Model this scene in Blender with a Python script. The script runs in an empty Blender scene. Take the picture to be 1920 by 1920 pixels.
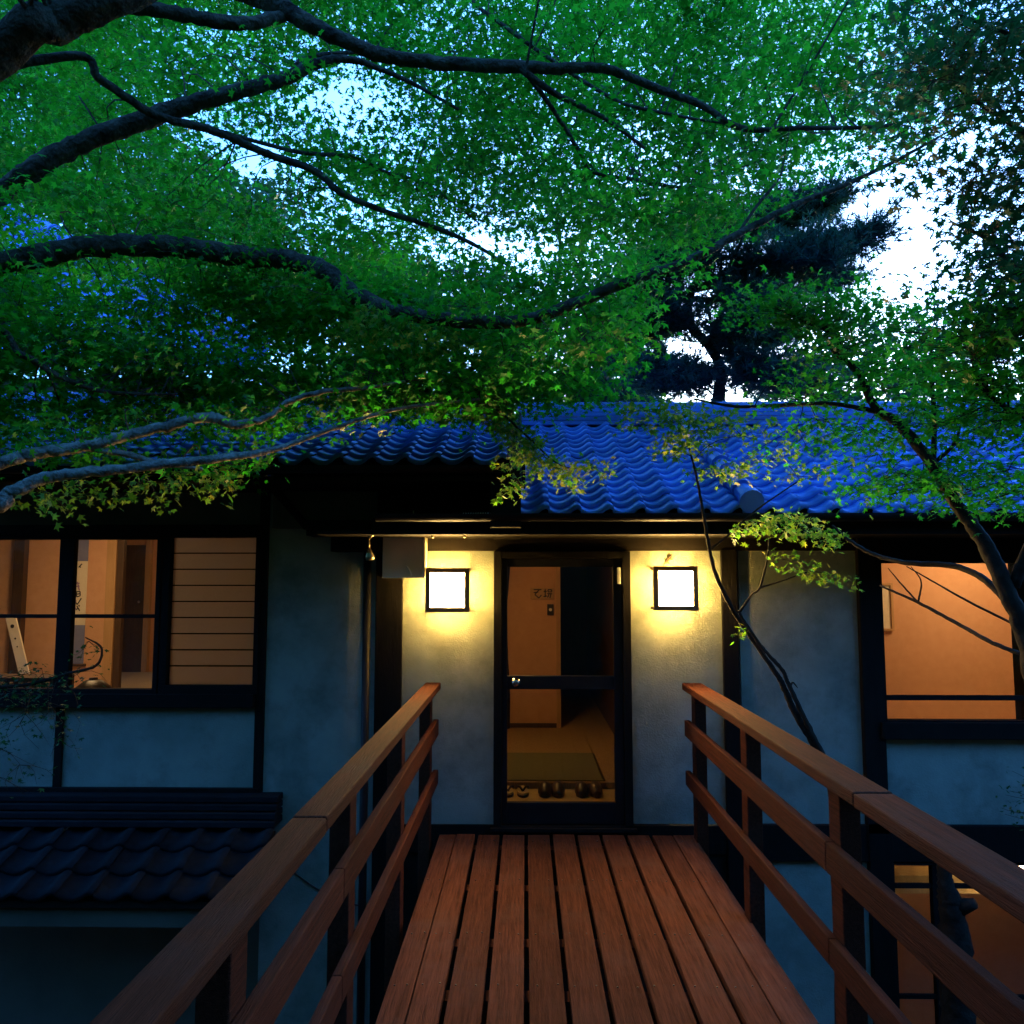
import bpy, math, random
import numpy as np
from mathutils import Vector, Matrix

random.seed(7)
rng = np.random.default_rng(7)
S = bpy.context.scene
COL = S.collection
R = math.radians

# ------------------------------------------------------------------ camera
FPX = 1500.0                       # focal length in pixels of the 1920 px photograph
EYE = Vector((0.0, 0.0, 1.70))
cam = bpy.data.cameras.new('camera')
cam.sensor_width = 36.0
cam.lens = 36.0 * FPX / 1920.0
cam.clip_start = 0.05
cam.clip_end = 3000
camo = bpy.data.objects.new('camera', cam)
COL.objects.link(camo)
camo.location = EYE
camo.rotation_euler = (R(90 + 5.03), 0, R(0.95))
S.camera = camo
ROT = camo.rotation_euler.to_matrix()

def ray(px, py):
    return ROT @ Vector(((px - 960) / FPX, (960 - py) / FPX, -1.0))
def at(px, py, Y):                 # point of the pixel's ray on the plane y = Y
    d = ray(px, py)
    return EYE + d * ((Y - EYE.y) / d.y)
def proj(p):
    q = ROT.transposed() @ (Vector(p) - EYE)
    if q.z > -0.05:
        return None
    return (960 + FPX * q.x / -q.z, 960 - FPX * q.y / -q.z, -q.z)

# ------------------------------------------------------------------ world: dusk sky
SUN_EL, SUN_AZ = 3.0, 16.0
w = bpy.data.worlds.new('World')
S.world = w
w.use_nodes = True
wn, wl = w.node_tree.nodes, w.node_tree.links
sky = wn.new('ShaderNodeTexSky')
sky.sky_type = 'NISHITA'
sky.sun_disc = False
sky.sun_elevation = R(SUN_EL)
sky.sun_rotation = R(SUN_AZ)
sky.air_density = 1.0
sky.dust_density = 1.5
sky.ozone_density = 4.0
wb = wn.new('ShaderNodeMixRGB')            # cool white balance of the dusk exposure, the same in every direction
wb.blend_type = 'MULTIPLY'
wb.inputs[0].default_value = 1.0
wb.inputs[2].default_value = (0.68, 0.93, 1.20, 1)
wl.new(sky.outputs[0], wb.inputs[1])
wl.new(wb.outputs[0], wn['Background'].inputs[0])
wn['Background'].inputs[1].default_value = 0.15
S.view_settings.view_transform = 'Standard'
S.view_settings.look = 'None'
S.view_settings.gamma = 1.0
S.view_settings.exposure = 4.45
S.render.engine = 'CYCLES'
S.cycles.use_denoising = True
S.cycles.max_bounces = 7
S.cycles.diffuse_bounces = 4
S.cycles.transmission_bounces = 5
S.cycles.transparent_max_bounces = 8
S.cycles.sample_clamp_indirect = 6.0
S.cycles.caustics_reflective = False
S.cycles.caustics_refractive = False

# ------------------------------------------------------------------ materials
MATS = {}
def new_mat(name):
    m = bpy.data.materials.new(name)
    m.use_nodes = True
    MATS[name] = m
    nt = m.node_tree
    return m, nt.nodes, nt.links, nt.nodes['Principled BSDF']

def ramp(n, stops):
    r = n.new('ShaderNodeValToRGB')
    e = r.color_ramp.elements
    while len(e) < len(stops):
        e.new(0.5)
    for k, (p, c) in zip(e, stops):
        k.position = p
        k.color = (c[0], c[1], c[2], 1)
    return r

def M(name, c1, c2, scale=5.0, rough=0.7, bump=0.15, bscale=40.0, stretch=(1, 1, 1), var=0.0,
      metallic=0.0, spec=0.5, dirt=None, dscale=1.5, rvar=0.15, bdist=0.01):
    m, n, l, p = new_mat(name)
    tc = n.new('ShaderNodeTexCoord')
    oi = n.new('ShaderNodeObjectInfo')
    mul = n.new('ShaderNodeMath'); mul.operation = 'MULTIPLY'; mul.inputs[1].default_value = 37.0
    l.new(oi.outputs['Random'], mul.inputs[0])
    mp = n.new('ShaderNodeMapping')
    mp.inputs['Scale'].default_value = stretch
    l.new(tc.outputs['Object'], mp.inputs['Vector'])
    l.new(mul.outputs[0], mp.inputs['Location'])
    n1 = n.new('ShaderNodeTexNoise')
    n1.inputs['Scale'].default_value = scale
    n1.inputs['Detail'].default_value = 8
    n1.inputs['Roughness'].default_value = 0.62
    l.new(mp.outputs[0], n1.inputs['Vector'])
    r = ramp(n, [(0.3, c1), (0.7, c2)])
    l.new(n1.outputs['Fac'], r.inputs[0])
    col = r.outputs[0]
    if dirt is not None:
        n3 = n.new('ShaderNodeTexNoise')
        n3.inputs['Scale'].default_value = dscale
        n3.inputs['Detail'].default_value = 9
        n3.inputs['Roughness'].default_value = 0.7
        l.new(tc.outputs['Object'], n3.inputs['Vector'])
        dr = ramp(n, [(0.48, (0, 0, 0)), (0.72, (0.8, 0.8, 0.8))])
        l.new(n3.outputs['Fac'], dr.inputs[0])
        mx = n.new('ShaderNodeMixRGB')
        l.new(dr.outputs[0], mx.inputs[0])
        l.new(col, mx.inputs[1])
        mx.inputs[2].default_value = (*dirt, 1)
        col = mx.outputs[0]
    if var > 0:
        hs = n.new('ShaderNodeHueSaturation')
        mr = n.new('ShaderNodeMapRange')
        mr.inputs['To Min'].default_value = 1 - var
        mr.inputs['To Max'].default_value = 1 + var
        l.new(oi.outputs['Random'], mr.inputs['Value'])
        l.new(mr.outputs[0], hs.inputs['Value'])
        l.new(col, hs.inputs['Color'])
        col = hs.outputs[0]
    l.new(col, p.inputs['Base Color'])
    rr = n.new('ShaderNodeMapRange')
    rr.inputs['To Min'].default_value = max(0.02, rough - rvar)
    rr.inputs['To Max'].default_value = min(1, rough + rvar)
    l.new(n1.outputs['Fac'], rr.inputs['Value'])
    l.new(rr.outputs[0], p.inputs['Roughness'])
    p.inputs['Metallic'].default_value = metallic
    p.inputs['Specular IOR Level'].default_value = spec
    if bump > 0:
        n2 = n.new('ShaderNodeTexNoise')
        n2.inputs['Scale'].default_value = bscale
        n2.inputs['Detail'].default_value = 6
        l.new(mp.outputs[0], n2.inputs['Vector'])
        b = n.new('ShaderNodeBump')
        b.inputs['Strength'].default_value = bump
        b.inputs['Distance'].default_value = bdist
        l.new(n2.outputs['Fac'], b.inputs['Height'])
        l.new(b.outputs[0], p.inputs['Normal'])
    return m

def leaf_mat(name, cols, trans=0.5, tcol=None, rough=0.5, clump=True):
    m, n, l, p = new_mat(name)
    g = n.new('ShaderNodeNewGeometry')
    k = len(cols)
    r = ramp(n, [(i / (k - 1), c) for i, c in enumerate(cols)])
    l.new(g.outputs['Random Per Island'], r.inputs[0])
    tc = n.new('ShaderNodeTexCoord')
    no = n.new('ShaderNodeTexNoise'); no.inputs['Scale'].default_value = 1.3; no.inputs['Detail'].default_value = 4
    l.new(tc.outputs['Object'], no.inputs['Vector'])
    mr = n.new('ShaderNodeMapRange'); mr.inputs['From Min'].default_value = 0.3; mr.inputs['From Max'].default_value = 0.7
    mr.inputs['To Min'].default_value = 0.5; mr.inputs['To Max'].default_value = 1.35
    l.new(no.outputs['Fac'], mr.inputs['Value'])
    hs = n.new('ShaderNodeHueSaturation')
    l.new(r.outputs[0], hs.inputs['Color'])
    if clump:
        l.new(mr.outputs[0], hs.inputs['Value'])  # light and dark of the sprays put into leaf value as noise
    r = hs
    l.new(r.outputs[0], p.inputs['Base Color'])
    p.inputs['Roughness'].default_value = rough
    p.inputs['Specular IOR Level'].default_value = 0.3
    t = n.new('ShaderNodeBsdfTranslucent')
    mx = n.new('ShaderNodeMixRGB'); mx.blend_type = 'MULTIPLY'; mx.inputs[0].default_value = 1
    l.new(r.outputs[0], mx.inputs[1])
    mx.inputs[2].default_value = (*(tcol or (1.6, 2.2, 1.0)), 1)
    l.new(mx.outputs[0], t.inputs['Color'])
    ms = n.new('ShaderNodeMixShader'); ms.inputs[0].default_value = trans
    l.new(p.outputs[0], ms.inputs[1]); l.new(t.outputs[0], ms.inputs[2])
    l.new(ms.outputs[0], n['Material Output'].inputs['Surface'])
    return m

def emit_mat(name, col, strength):
    m, n, l, p = new_mat(name)
    p.inputs['Base Color'].default_value = (0.8, 0.75, 0.6, 1)
    p.inputs['Emission Color'].default_value = (*col, 1)
    p.inputs['Emission Strength'].default_value = strength
    return m

def glass_mat(name, refl=0.05, tint=(0.95, 0.97, 0.96)):
    m, n, l, p = new_mat(name)
    t = n.new('ShaderNodeBsdfTransparent'); t.inputs[0].default_value = (*tint, 1)
    gl = n.new('ShaderNodeBsdfGlossy'); gl.inputs['Roughness'].default_value = 0.02
    fr = n.new('ShaderNodeFresnel'); fr.inputs[0].default_value = 1.45
    ms = n.new('ShaderNodeMixShader')
    l.new(fr.outputs[0], ms.inputs[0]); l.new(t.outputs[0], ms.inputs[1]); l.new(gl.outputs[0], ms.inputs[2])
    l.new(ms.outputs[0], n['Material Output'].inputs['Surface'])
    return m

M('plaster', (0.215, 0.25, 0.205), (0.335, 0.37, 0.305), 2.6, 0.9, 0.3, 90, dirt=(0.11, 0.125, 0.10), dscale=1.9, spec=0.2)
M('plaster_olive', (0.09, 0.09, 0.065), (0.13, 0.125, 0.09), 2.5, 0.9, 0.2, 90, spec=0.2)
M('timber', (0.004, 0.0035, 0.003), (0.011, 0.009, 0.007), 6, 0.75, 0.25, 30, stretch=(3, 3, 0.5), var=0.2, spec=0.15)
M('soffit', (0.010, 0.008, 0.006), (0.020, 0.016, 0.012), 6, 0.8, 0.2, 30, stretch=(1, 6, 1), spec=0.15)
M('red_wood', (0.050, 0.017, 0.0085), (0.140, 0.050, 0.025), 7, 0.75, 0.7, 30, stretch=(12, 0.6, 12), var=0.30, dirt=(0.10, 0.05, 0.032), dscale=2.2, spec=0.03)
M('rail_wood', (0.040, 0.0115, 0.0062), (0.11, 0.033, 0.017), 7, 0.8, 0.7, 30, stretch=(12, 0.5, 12), var=0.2, dirt=(0.065, 0.032, 0.022), dscale=3, spec=0.03)
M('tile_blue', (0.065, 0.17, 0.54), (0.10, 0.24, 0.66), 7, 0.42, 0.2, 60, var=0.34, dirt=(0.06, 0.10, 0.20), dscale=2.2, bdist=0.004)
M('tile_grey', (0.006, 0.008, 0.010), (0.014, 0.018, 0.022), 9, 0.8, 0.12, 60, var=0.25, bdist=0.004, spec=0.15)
M('metal_dark', (0.005, 0.005, 0.006), (0.012, 0.012, 0.013), 8, 0.5, 0.05, 30, spec=0.25)
M('brass', (0.30, 0.24, 0.13), (0.42, 0.34, 0.2), 20, 0.3, 0.03, 40, metallic=0.85)
M('steel', (0.55, 0.55, 0.53), (0.7, 0.7, 0.68), 20, 0.22, 0.0, metallic=1.0)
M('box_paint', (0.70, 0.66, 0.56), (0.78, 0.74, 0.64), 5, 0.45, 0.05, 60)
M('white_paint', (0.7, 0.7, 0.66), (0.8, 0.8, 0.76), 10, 0.5, 0.0)
M('lamp_wood', (0.22, 0.12, 0.045), (0.32, 0.18, 0.07), 12, 0.55, 0.2, 40, stretch=(1, 1, 1))
M('room_wall', (0.62, 0.36, 0.21), (0.68, 0.41, 0.25), 14, 0.95, 0.3, 160, spec=0.1)
M('room_ceiling', (0.5, 0.4, 0.28), (0.58, 0.47, 0.33), 5, 0.9, 0.1)
M('room_floor', (0.42, 0.33, 0.17), (0.52, 0.42, 0.22), 8, 0.8, 0.2, 60, stretch=(20, 1, 1))
M('hall_floor', (0.20, 0.13, 0.055), (0.38, 0.26, 0.12), 12, 0.8, 0.3, 60, stretch=(14, 2, 1))
M('genkan_floor', (0.45, 0.33, 0.11), (0.55, 0.41, 0.15), 14, 0.6, 0.1, 60)
M('dark_wood_panel', (0.05, 0.028, 0.014), (0.09, 0.05, 0.026), 8, 0.5, 0.2, 30, stretch=(6, 6, 0.6))
M('light_wood', (0.45, 0.27, 0.12), (0.55, 0.35, 0.17), 6, 0.55, 0.15, 30, stretch=(6, 6, 0.5))
M('mat_green', (0.10, 0.11, 0.05), (0.15, 0.16, 0.08), 60, 0.95, 0.5, 200)
M('leather', (0.014, 0.011, 0.009), (0.03, 0.024, 0.02), 12, 0.4, 0.1, 60)
M('straw', (0.55, 0.43, 0.2), (0.68, 0.55, 0.28), 30, 0.8, 0.3, 120)
M('paper', (0.72, 0.66, 0.52), (0.80, 0.74, 0.60), 5, 0.9, 0.05, 80)
M('scroll_blue', (0.16, 0.18, 0.34), (0.22, 0.25, 0.44), 6, 0.8, 0.1, 90)
M('ink', (0.02, 0.02, 0.03), (0.04, 0.04, 0.05), 6, 0.8, 0.0)
M('ink_violet', (0.25, 0.16, 0.34), (0.34, 0.22, 0.45), 6, 0.8, 0.0)
M('pink', (0.6, 0.12, 0.25), (0.7, 0.2, 0.33), 6, 0.7, 0.0)
M('bark', (0.018, 0.014, 0.010), (0.11, 0.09, 0.066), 10, 0.95, 1.0, 26, stretch=(1, 1, 1), dirt=(0.10, 0.11, 0.08), dscale=7, spec=0.05, bdist=0.04)
M('bark_pale', (0.10, 0.09, 0.075), (0.40, 0.37, 0.32), 14, 0.95, 1.0, 34, dirt=(0.025, 0.026, 0.018), dscale=9, spec=0.05, bdist=0.03)
M('bark_dark', (0.010, 0.008, 0.006), (0.035, 0.028, 0.02), 7, 0.9, 0.8, 26, spec=0.2, bdist=0.015)
M('soil', (0.022, 0.018, 0.012), (0.05, 0.042, 0.028), 2, 0.95, 0.6, 8, spec=0.1, dirt=(0.02, 0.035, 0.012), dscale=0.6)
M('wood_floor_hill', (0.012, 0.03, 0.014), (0.03, 0.06, 0.025), 0.6, 0.95, 0.8, 3, spec=0.1)
leaf_mat('shoji', [(0.66, 0.58, 0.46), (0.72, 0.64, 0.52)], 0.65, (1.0, 1.08, 1.35), 0.9, False)
M('gecko', (0.05, 0.035, 0.015), (0.09, 0.06, 0.03), 40, 0.6, 0.1, 90)
leaf_mat('leaf_maple', [(0.014, 0.125, 0.012), (0.022, 0.19, 0.016), (0.032, 0.235, 0.02), (0.06, 0.26, 0.026)], 0.58, (1.5, 2.3, 1.1))
leaf_mat('leaf_dark', [(0.006, 0.055, 0.018), (0.009, 0.08, 0.026), (0.012, 0.10, 0.032)], 0.45, (1.0, 1.8, 1.4))  # the near maple's backlit darkness is put into this colour
leaf_mat('leaf_lamplit', [(0.05, 0.20, 0.02), (0.10, 0.26, 0.026), (0.18, 0.29, 0.03), (0.27, 0.27, 0.035)], 0.5, (1.6, 1.8, 1.0))  # yellow lantern light put into the leaf colour
leaf_mat('leaf_far', [(0.014, 0.06, 0.022), (0.024, 0.095, 0.03), (0.034, 0.12, 0.04)], 0.3)
leaf_mat('needle', [(0.016, 0.05, 0.045), (0.026, 0.07, 0.06), (0.035, 0.09, 0.075)], 0.3)  # distance haze put into the needle colour
emit_mat('lamp_glow', (1.0, 0.62, 0.19), 16.0)
emit_mat('lamp_side', (1.0, 0.56, 0.10), 1.45)
emit_mat('room_glow', (1.0, 0.60, 0.28), 1.5)
emit_mat('hall_glow', (1.0, 0.55, 0.16), 1.05)
glass_mat('glass')

# ------------------------------------------------------------------ mesh helpers
def mesh_np(name, verts, faces):
    """verts (N,3); faces (K,m) of one size"""
    me = bpy.data.meshes.new(name)
    verts = np.asarray(verts, dtype=np.float32); faces = np.asarray(faces, dtype=np.int32)
    k, m = faces.shape
    me.vertices.add(len(verts)); me.vertices.foreach_set('co', verts.ravel())
    me.loops.add(k * m); me.loops.foreach_set('vertex_index', faces.ravel())
    me.polygons.add(k)
    me.polygons.foreach_set('loop_start', np.arange(0, k * m, m, dtype=np.int32))
    me.polygons.foreach_set('loop_total', np.full(k, m, dtype=np.int32))
    me.update(calc_edges=True)
    return me

def link(name, me, mat, parent=None, loc=None, smooth=False, bevel=0.0):
    o = bpy.data.objects.new(name, me)
    COL.objects.link(o)
    if mat is not None and me is not None and len(me.materials) == 0:
        me.materials.append(MATS[mat])
    if parent is not None:
        o.parent = parent
    if loc is not None:
        o.location = loc
    if smooth:
        me.polygons.foreach_set('use_smooth', np.ones(len(me.polygons), dtype=bool))
    if bevel > 0:
        b = o.modifiers.new('bevel', 'BEVEL')
        b.width = bevel; b.segments = 2; b.limit_method = 'ANGLE'
    return o

def thing(name, label, cat, loc=(0, 0, 0), group=None):
    o = bpy.data.objects.new(name, None)
    o.empty_display_size = 0.2
    COL.objects.link(o)
    o.location = loc
    o['label'] = label
    o['category'] = cat
    if group:
        o['group'] = group
    return o

def tag(o, label, cat, group=None):
    o['label'] = label; o['category'] = cat
    if group:
        o['group'] = group
    return o

def world_off(parent):
    v = Vector((0, 0, 0))
    while parent is not None:
        v += parent.location
        parent = parent.parent
    return v

class MB:
    def __init__(s):
        s.v = []; s.f = []
    def add(s, vs, fs):
        b = len(s.v)
        s.v += [tuple(x) for x in vs]
        s.f += [tuple(i + b for i in f) for f in fs]
        return s
    def box(s, x0, x1, y0, y1, z0, z1):
        x0, x1 = min(x0, x1), max(x0, x1); y0, y1 = min(y0, y1), max(y0, y1); z0, z1 = min(z0, z1), max(z0, z1)
        return s.add([(x0, y0, z0), (x1, y0, z0), (x1, y1, z0), (x0, y1, z0), (x0, y0, z1), (x1, y0, z1), (x1, y1, z1), (x0, y1, z1)],
                     [(0, 3, 2, 1), (4, 5, 6, 7), (0, 1, 5, 4), (1, 2, 6, 5), (2, 3, 7, 6), (3, 0, 4, 7)])
    def obox(s, c, ax, ay, az):    # oriented box: centre and three half vectors
        c, ax, ay, az = Vector(c), Vector(ax), Vector(ay), Vector(az)
        vs = [c + sx * ax + sy * ay + sz * az for sz in (-1, 1) for sx, sy in ((-1, -1), (1, -1), (1, 1), (-1, 1))]
        return s.add(vs, [(0, 3, 2, 1), (4, 5, 6, 7), (0, 1, 5, 4), (1, 2, 6, 5), (2, 3, 7, 6), (3, 0, 4, 7)])
    def tube(s, pts, rad, n=8, cap=True, wob=0.0):
        pts = [Vector(p) for p in pts]
        N = len(pts)
        ref = Vector((0, 0, 1))
        b0 = len(s.v)
        prev = None
        for i, p in enumerate(pts):
            t = (pts[min(i + 1, N - 1)] - pts[max(i - 1, 0)])
            if t.length < 1e-9: t = Vector((0, 0, 1))
            t.normalize()
            if prev is None:
                u = t.cross(ref)
                if u.length < 1e-3: u = t.cross(Vector((1, 0, 0)))
            else:
                u = prev - t * prev.dot(t)
                if u.length < 1e-6: u = t.cross(ref)
            u.normalize(); prev = u
            v = t.cross(u)
            r = rad[i] if hasattr(rad, '__len__') else rad
            for k in range(n):
                a = 2 * math.pi * k / n
                rr = r * (1 + wob * random.uniform(-1, 1))
                s.v.append(tuple(p + u * (rr * math.cos(a)) + v * (rr * math.sin(a))))
        for i in range(N - 1):
            for k in range(n):
                a = b0 + i * n + k; b = b0 + i * n + (k + 1) % n
                s.f.append((a, b, b + n, a + n))
        if cap:
            s.f.append(tuple(b0 + k for k in reversed(range(n))))
            s.f.append(tuple(b0 + (N - 1) * n + k for k in range(n)))
        return s
    def build(s, name, mat, parent=None, bevel=0.0, smooth=False):
        off = world_off(parent)
        me = bpy.data.meshes.new(name)
        me.from_pydata([(a - off.x, b - off.y, c - off.z) for a, b, c in s.v], [], s.f)
        me.update()
        return link(name, me, mat, parent, smooth=smooth, bevel=bevel)

def spline(pts, sub=5):
    """Catmull-Rom through rows of (x,y,z,r)"""
    P = [np.array(p, float) for p in pts]
    P = [2 * P[0] - P[1]] + P + [2 * P[-1] - P[-2]]
    out = []
    for i in range(1, len(P) - 2):
        for k in range(sub):
            t = k / sub
            a, b, c, d = P[i - 1], P[i], P[i + 1], P[i + 2]
            out.append(0.5 * ((2 * b) + (c - a) * t + (2 * a - 5 * b + 4 * c - d) * t * t + (3 * b - a - 3 * c + d) * t ** 3))
    out.append(P[-2])
    return np.array(out)

def pbox(x0, y0, x1, y1, Y, d, name, mat, parent, bevel=0.003, front=0.0):
    """box whose front face fills the pixel rectangle on the plane Y-front and that is d deep"""
    ym = (y0 + y1) / 2; xm = (x0 + x1) / 2
    X0 = at(x0, ym, Y).x; X1 = at(x1, ym, Y).x
    Z1 = at(xm, y0, Y).z; Z0 = at(xm, y1, Y).z
    return MB().box(X0, X1, Y - front, Y - front + d, Z0, Z1).build(name, mat, parent, bevel)

# ------------------------------------------------------------------ ground
GZ = -2.9
me = MB()
N = 40
vs = []; fs = []
def gz(x, y):
    z = GZ
    if y < 0.2:
        z = GZ + (2.86) * min(1, max(0, (0.2 - y) / 0.5))
    if y < -2.5:
        z += min(14.0, (-2.5 - y) * 0.95)  # unseen slope behind the camera, added to cut sky light on the walls
    if y > 13:
        z += (y - 13) * 0.28 * (1 / (1 + math.exp((x - 1) / 3))) * min(1, 60 / (y + 20))
    return z + 0.04 * math.sin(x * 1.7 + y * 2.3)
xs = sorted(set([-400, -200, -120, -80] + list(np.linspace(-50, 50, 51)) + [80, 120, 200, 400]))
ys = sorted(set([-400, -150, -60, -30, -22, -17.3, -15, -12, -10, -8, -6, -4, -3, -2.5, -2, -1, -0.5, -0.3, -0.1, 0.0, 0.1, 0.2, 0.4, 1] + list(np.linspace(2, 60, 30)) + [80, 120, 200, 400, 900]))
for y in ys:
    for x in xs:
        vs.append((x, y, gz(x, y)))
W_ = len(xs)
for j in range(len(ys) - 1):
    for i in range(W_ - 1):
        fs.append((j * W_ + i, j * W_ + i + 1, (j + 1) * W_ + i + 1, (j + 1) * W_ + i))
g = MB().add(vs, fs).build('ground', 'soil', None, smooth=True)
g['kind'] = 'structure'

# ------------------------------------------------------------------ the inn
Y0 = 5.70
inn = thing('inn_building', 'traditional plastered inn with dark timber posts and blue pantile roofs beyond the footbridge', 'building', (0.3, Y0, GZ))

def post(x0, y0, x1, y1, front=0.03, d=0.14, name='post', mat='timber'):
    return pbox(x0, y0, x1, y1, Y0, d, name, mat, inn, 0.004, front)
def panel(x0, y0, x1, y1, name='plaster_panel', mat='plaster', front=0.0, d=0.10):
    return pbox(x0, y0, x1, y1, Y0, d, name, mat, inn, 0.0, front)

# plaster panels
panel(748, 1030, 927, 1545)
panel(1176, 1030, 1366, 1545)
panel(1390, 1030, 1625, 1552)
panel(1650, 1386, 2300, 1552)
panel(1390, 1610, 1660, 2140)
panel(748, 1550, 1395, 2140, mat='soffit')  # dark material stands in for shade seen through the deck gaps
panel(492, 880, 700, 2140)
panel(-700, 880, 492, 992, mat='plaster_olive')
panel(118, 1322, 484, 1480)
panel(-700, 1322, 106, 1480)
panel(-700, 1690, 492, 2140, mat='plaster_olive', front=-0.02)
# posts and beams
post(699, 985, 750, 2160)
post(1363, 1030, 1393, 2160)
post(1612, 1000, 1652, 1560, front=0.05, d=0.16)
post(1634, 1540, 1680, 2160, front=0.05, d=0.16)
post(2290, 980, 2330, 2160)
post(480, 900, 497, 1700, front=0.02)
post(104, 1322, 119, 1480, front=0.02)
post(1392, 1546, 2300, 1614, front=0.04, name='beam')
post(752, 1546, 1364, 1600, front=0.02, name='beam')
post(700, 985, 1640, 1033, front=0.02, name='lintel', mat='soffit')
post(1650, 985, 2300, 1052, front=0.03, name='lintel')
post(-700, 985, 492, 1004, front=0.04, name='lintel')
post(-700, 1299, 480, 1324, front=0.06, name='window_sill')
post(1646, 1353, 2296, 1384, front=0.07, name='window_sill')
post(-700, 1474, 484, 1500, front=0.03, name='beam')
# downpipe beside the corner post
a0 = at(690, 1000, Y0 - 0.06); a1 = at(702, 1900, Y0 - 0.06)
MB().tube([(a0.x, Y0 - 0.06, a0.z), (a0.x, Y0 - 0.06, GZ + 0.05)], 0.028, 12).build('downpipe', 'metal_dark', inn, smooth=True)
# upper wall of the porch under the left eaves, brace and fascia
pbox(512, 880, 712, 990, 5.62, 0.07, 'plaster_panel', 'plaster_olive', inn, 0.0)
pbox(708, 868, 985, 966, 5.55, 0.12, 'boarding', 'soffit', inn, 0.0)
b0 = at(503, 904, 5.58); b1 = at(578, 990, 5.58)
dv = (b1 - b0); side = Vector((dv.z, 0, -dv.x)).normalized()
MB().obox((b0 + b1) / 2, dv / 2, (0, 0.05, 0), side * 0.022).build('brace', 'timber', inn, 0.004)
pbox(574, 975, 712, 1004, 5.50, 0.2, 'beam', 'timber', inn, 0.004)
pbox(620, 1003, 712, 1034, 5.52, 0.16, 'beam', 'timber', inn, 0.004)

# ---- roofs
TL, TW = 0.155, 0.205
def tile_arrays(seg=9):
    """one pantile: S profile across x, laid along +y (up the slope), lip at the front; z is the roof normal"""
    vs = []; fs = []
    us = np.linspace(0, 1, seg + 1)
    def prof(u):
        # wide trough and narrower roll on the right
        return -0.030 * math.sin(math.pi * min(1, u / 0.70)) if u < 0.70 else 0.026 * math.sin(math.pi * (u - 0.70) / 0.36)
    rows = [(-0.016, 0.034, -0.030), (-0.020, 0.034, 0.0), (TL * 0.5, 0.018, 0.0), (TL + 0.02, 0.001, 0.0)]
    for (y, lift, dz) in rows:
        for u in us:
            vs.append((u * TW * 1.03, y, prof(u) + lift + dz))
    n = seg + 1
    for j in range(3):
        for i in range(seg):
            fs.append((j * n + i, j * n + i + 1, (j + 1) * n + i + 1, (j + 1) * n + i))
    return np.array(vs), fs
TV, TF = tile_arrays()

def make_roof(parent_name, x0, ncol, nrow, ey, ez, slope, limit=300, mat='tile_blue', y_lo=None):
    ca, sa = math.cos(slope), math.sin(slope)
    top_y, top_z = ey + ca * nrow * TL, ez + sa * nrow * TL
    x1 = x0 + ncol * TW
    # boarded slab that carries the tiles (also the soffit)
    m = MB()
    t = 0.05
    m.add([(x0, ey + 0.02, ez - 0.03), (x1, ey + 0.02, ez - 0.03), (x1, top_y, top_z - 0.03), (x0, top_y, top_z - 0.03),
           (x0, ey + 0.02, ez - 0.03 - t), (x1, ey + 0.02, ez - 0.03 - t), (x1, top_y, top_z - 0.03 - t), (x0, top_y, top_z - 0.03 - t)],
          [(0, 1, 2, 3), (7, 6, 5, 4), (0, 4, 5, 1), (1, 5, 6, 2), (2, 6, 7, 3), (3, 7, 4, 0)])
    roof = m.build(parent_name, 'soffit', inn)
    off = world_off(roof)
    base = bpy.data.meshes.new('tile')
    base.from_pydata([tuple(v) for v in TV], [], TF)
    base.update()
    base.materials.append(MATS[mat])
    base.polygons.foreach_set('use_smooth', np.ones(len(base.polygons), dtype=bool))
    items = []
    for r in range(nrow):
        for c in range(ncol):
            p = Vector((x0 + c * TW, ey + ca * r * TL, ez + sa * r * TL))
            q = proj(p + Vector((TW / 2, 0, 0)))
            vis = q is not None and -60 < q[0] < 1980 and -60 < q[1] < 1980
            items.append(((0 if vis else 1, q[2] if q else 99), p))
    items.sort(key=lambda t: t[0])
    rest_v = []; rest_f = []
    for k, (_, p) in enumerate(items):
        jr = Matrix.Rotation(slope + random.gauss(0, 0.008), 4, 'X') @ Matrix.Rotation(random.gauss(0, 0.012), 4, 'Z') @ Matrix.Rotation(random.gauss(0, 0.012), 4, 'Y')
        pp = p + Vector((random.gauss(0, 0.0015), random.gauss(0, 0.002), random.gauss(0, 0.0015)))
        if k < limit:
            o = link('tile', base, None, roof)
            o.matrix_basis = Matrix.Translation(pp - off) @ jr
        else:
            b = len(rest_v)
            for v in TV:
                rest_v.append(tuple((Matrix.Translation(pp) @ jr) @ Vector(v)))
            rest_f += [tuple(i + b for i in f) for f in TF]
    if rest_v:
        o = MB().add(rest_v, rest_f).build('far_tiles', mat, roof, smooth=True)
        o['kind'] = 'stuff'
    # ridge: stacked flat courses and a round cap
    rz = top_z
    for k in range(4):
        MB().box(x0 - 0.02, x1, top_y - 0.10 + 0.012 * k, top_y + 0.14 - 0.012 * k, rz - 0.02 + 0.042 * k, rz + 0.016 + 0.042 * k).build('ridge_course', mat, roof, 0.004)
    L = 0.32; x = x0 - 0.02
    zc = rz + 0.155
    while x < x1 - 0.05:
        xe = min(x + L, x1)
        rr = 0.062
        m = MB().tube([(x, top_y + 0.02, zc), (x + 0.03, top_y + 0.02, zc), (x + 0.031, top_y + 0.02, zc), (xe + 0.01, top_y + 0.02, zc)],
                      [rr * 1.12, rr * 1.12, rr, rr * 0.97], 12)
        m.build('ridge_cap', mat, roof, smooth=False)
        x = xe
    return roof, top_y, top_z

SL = math.atan(0.45)
# right roof over the entrance
xr0 = at(968, 955, 5.1).x
rE = at(1400, 957, 5.10).z
roofR, rty, rtz = make_roof('roof', xr0, 25, 16, 5.10, rE - 0.01, SL)
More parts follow.
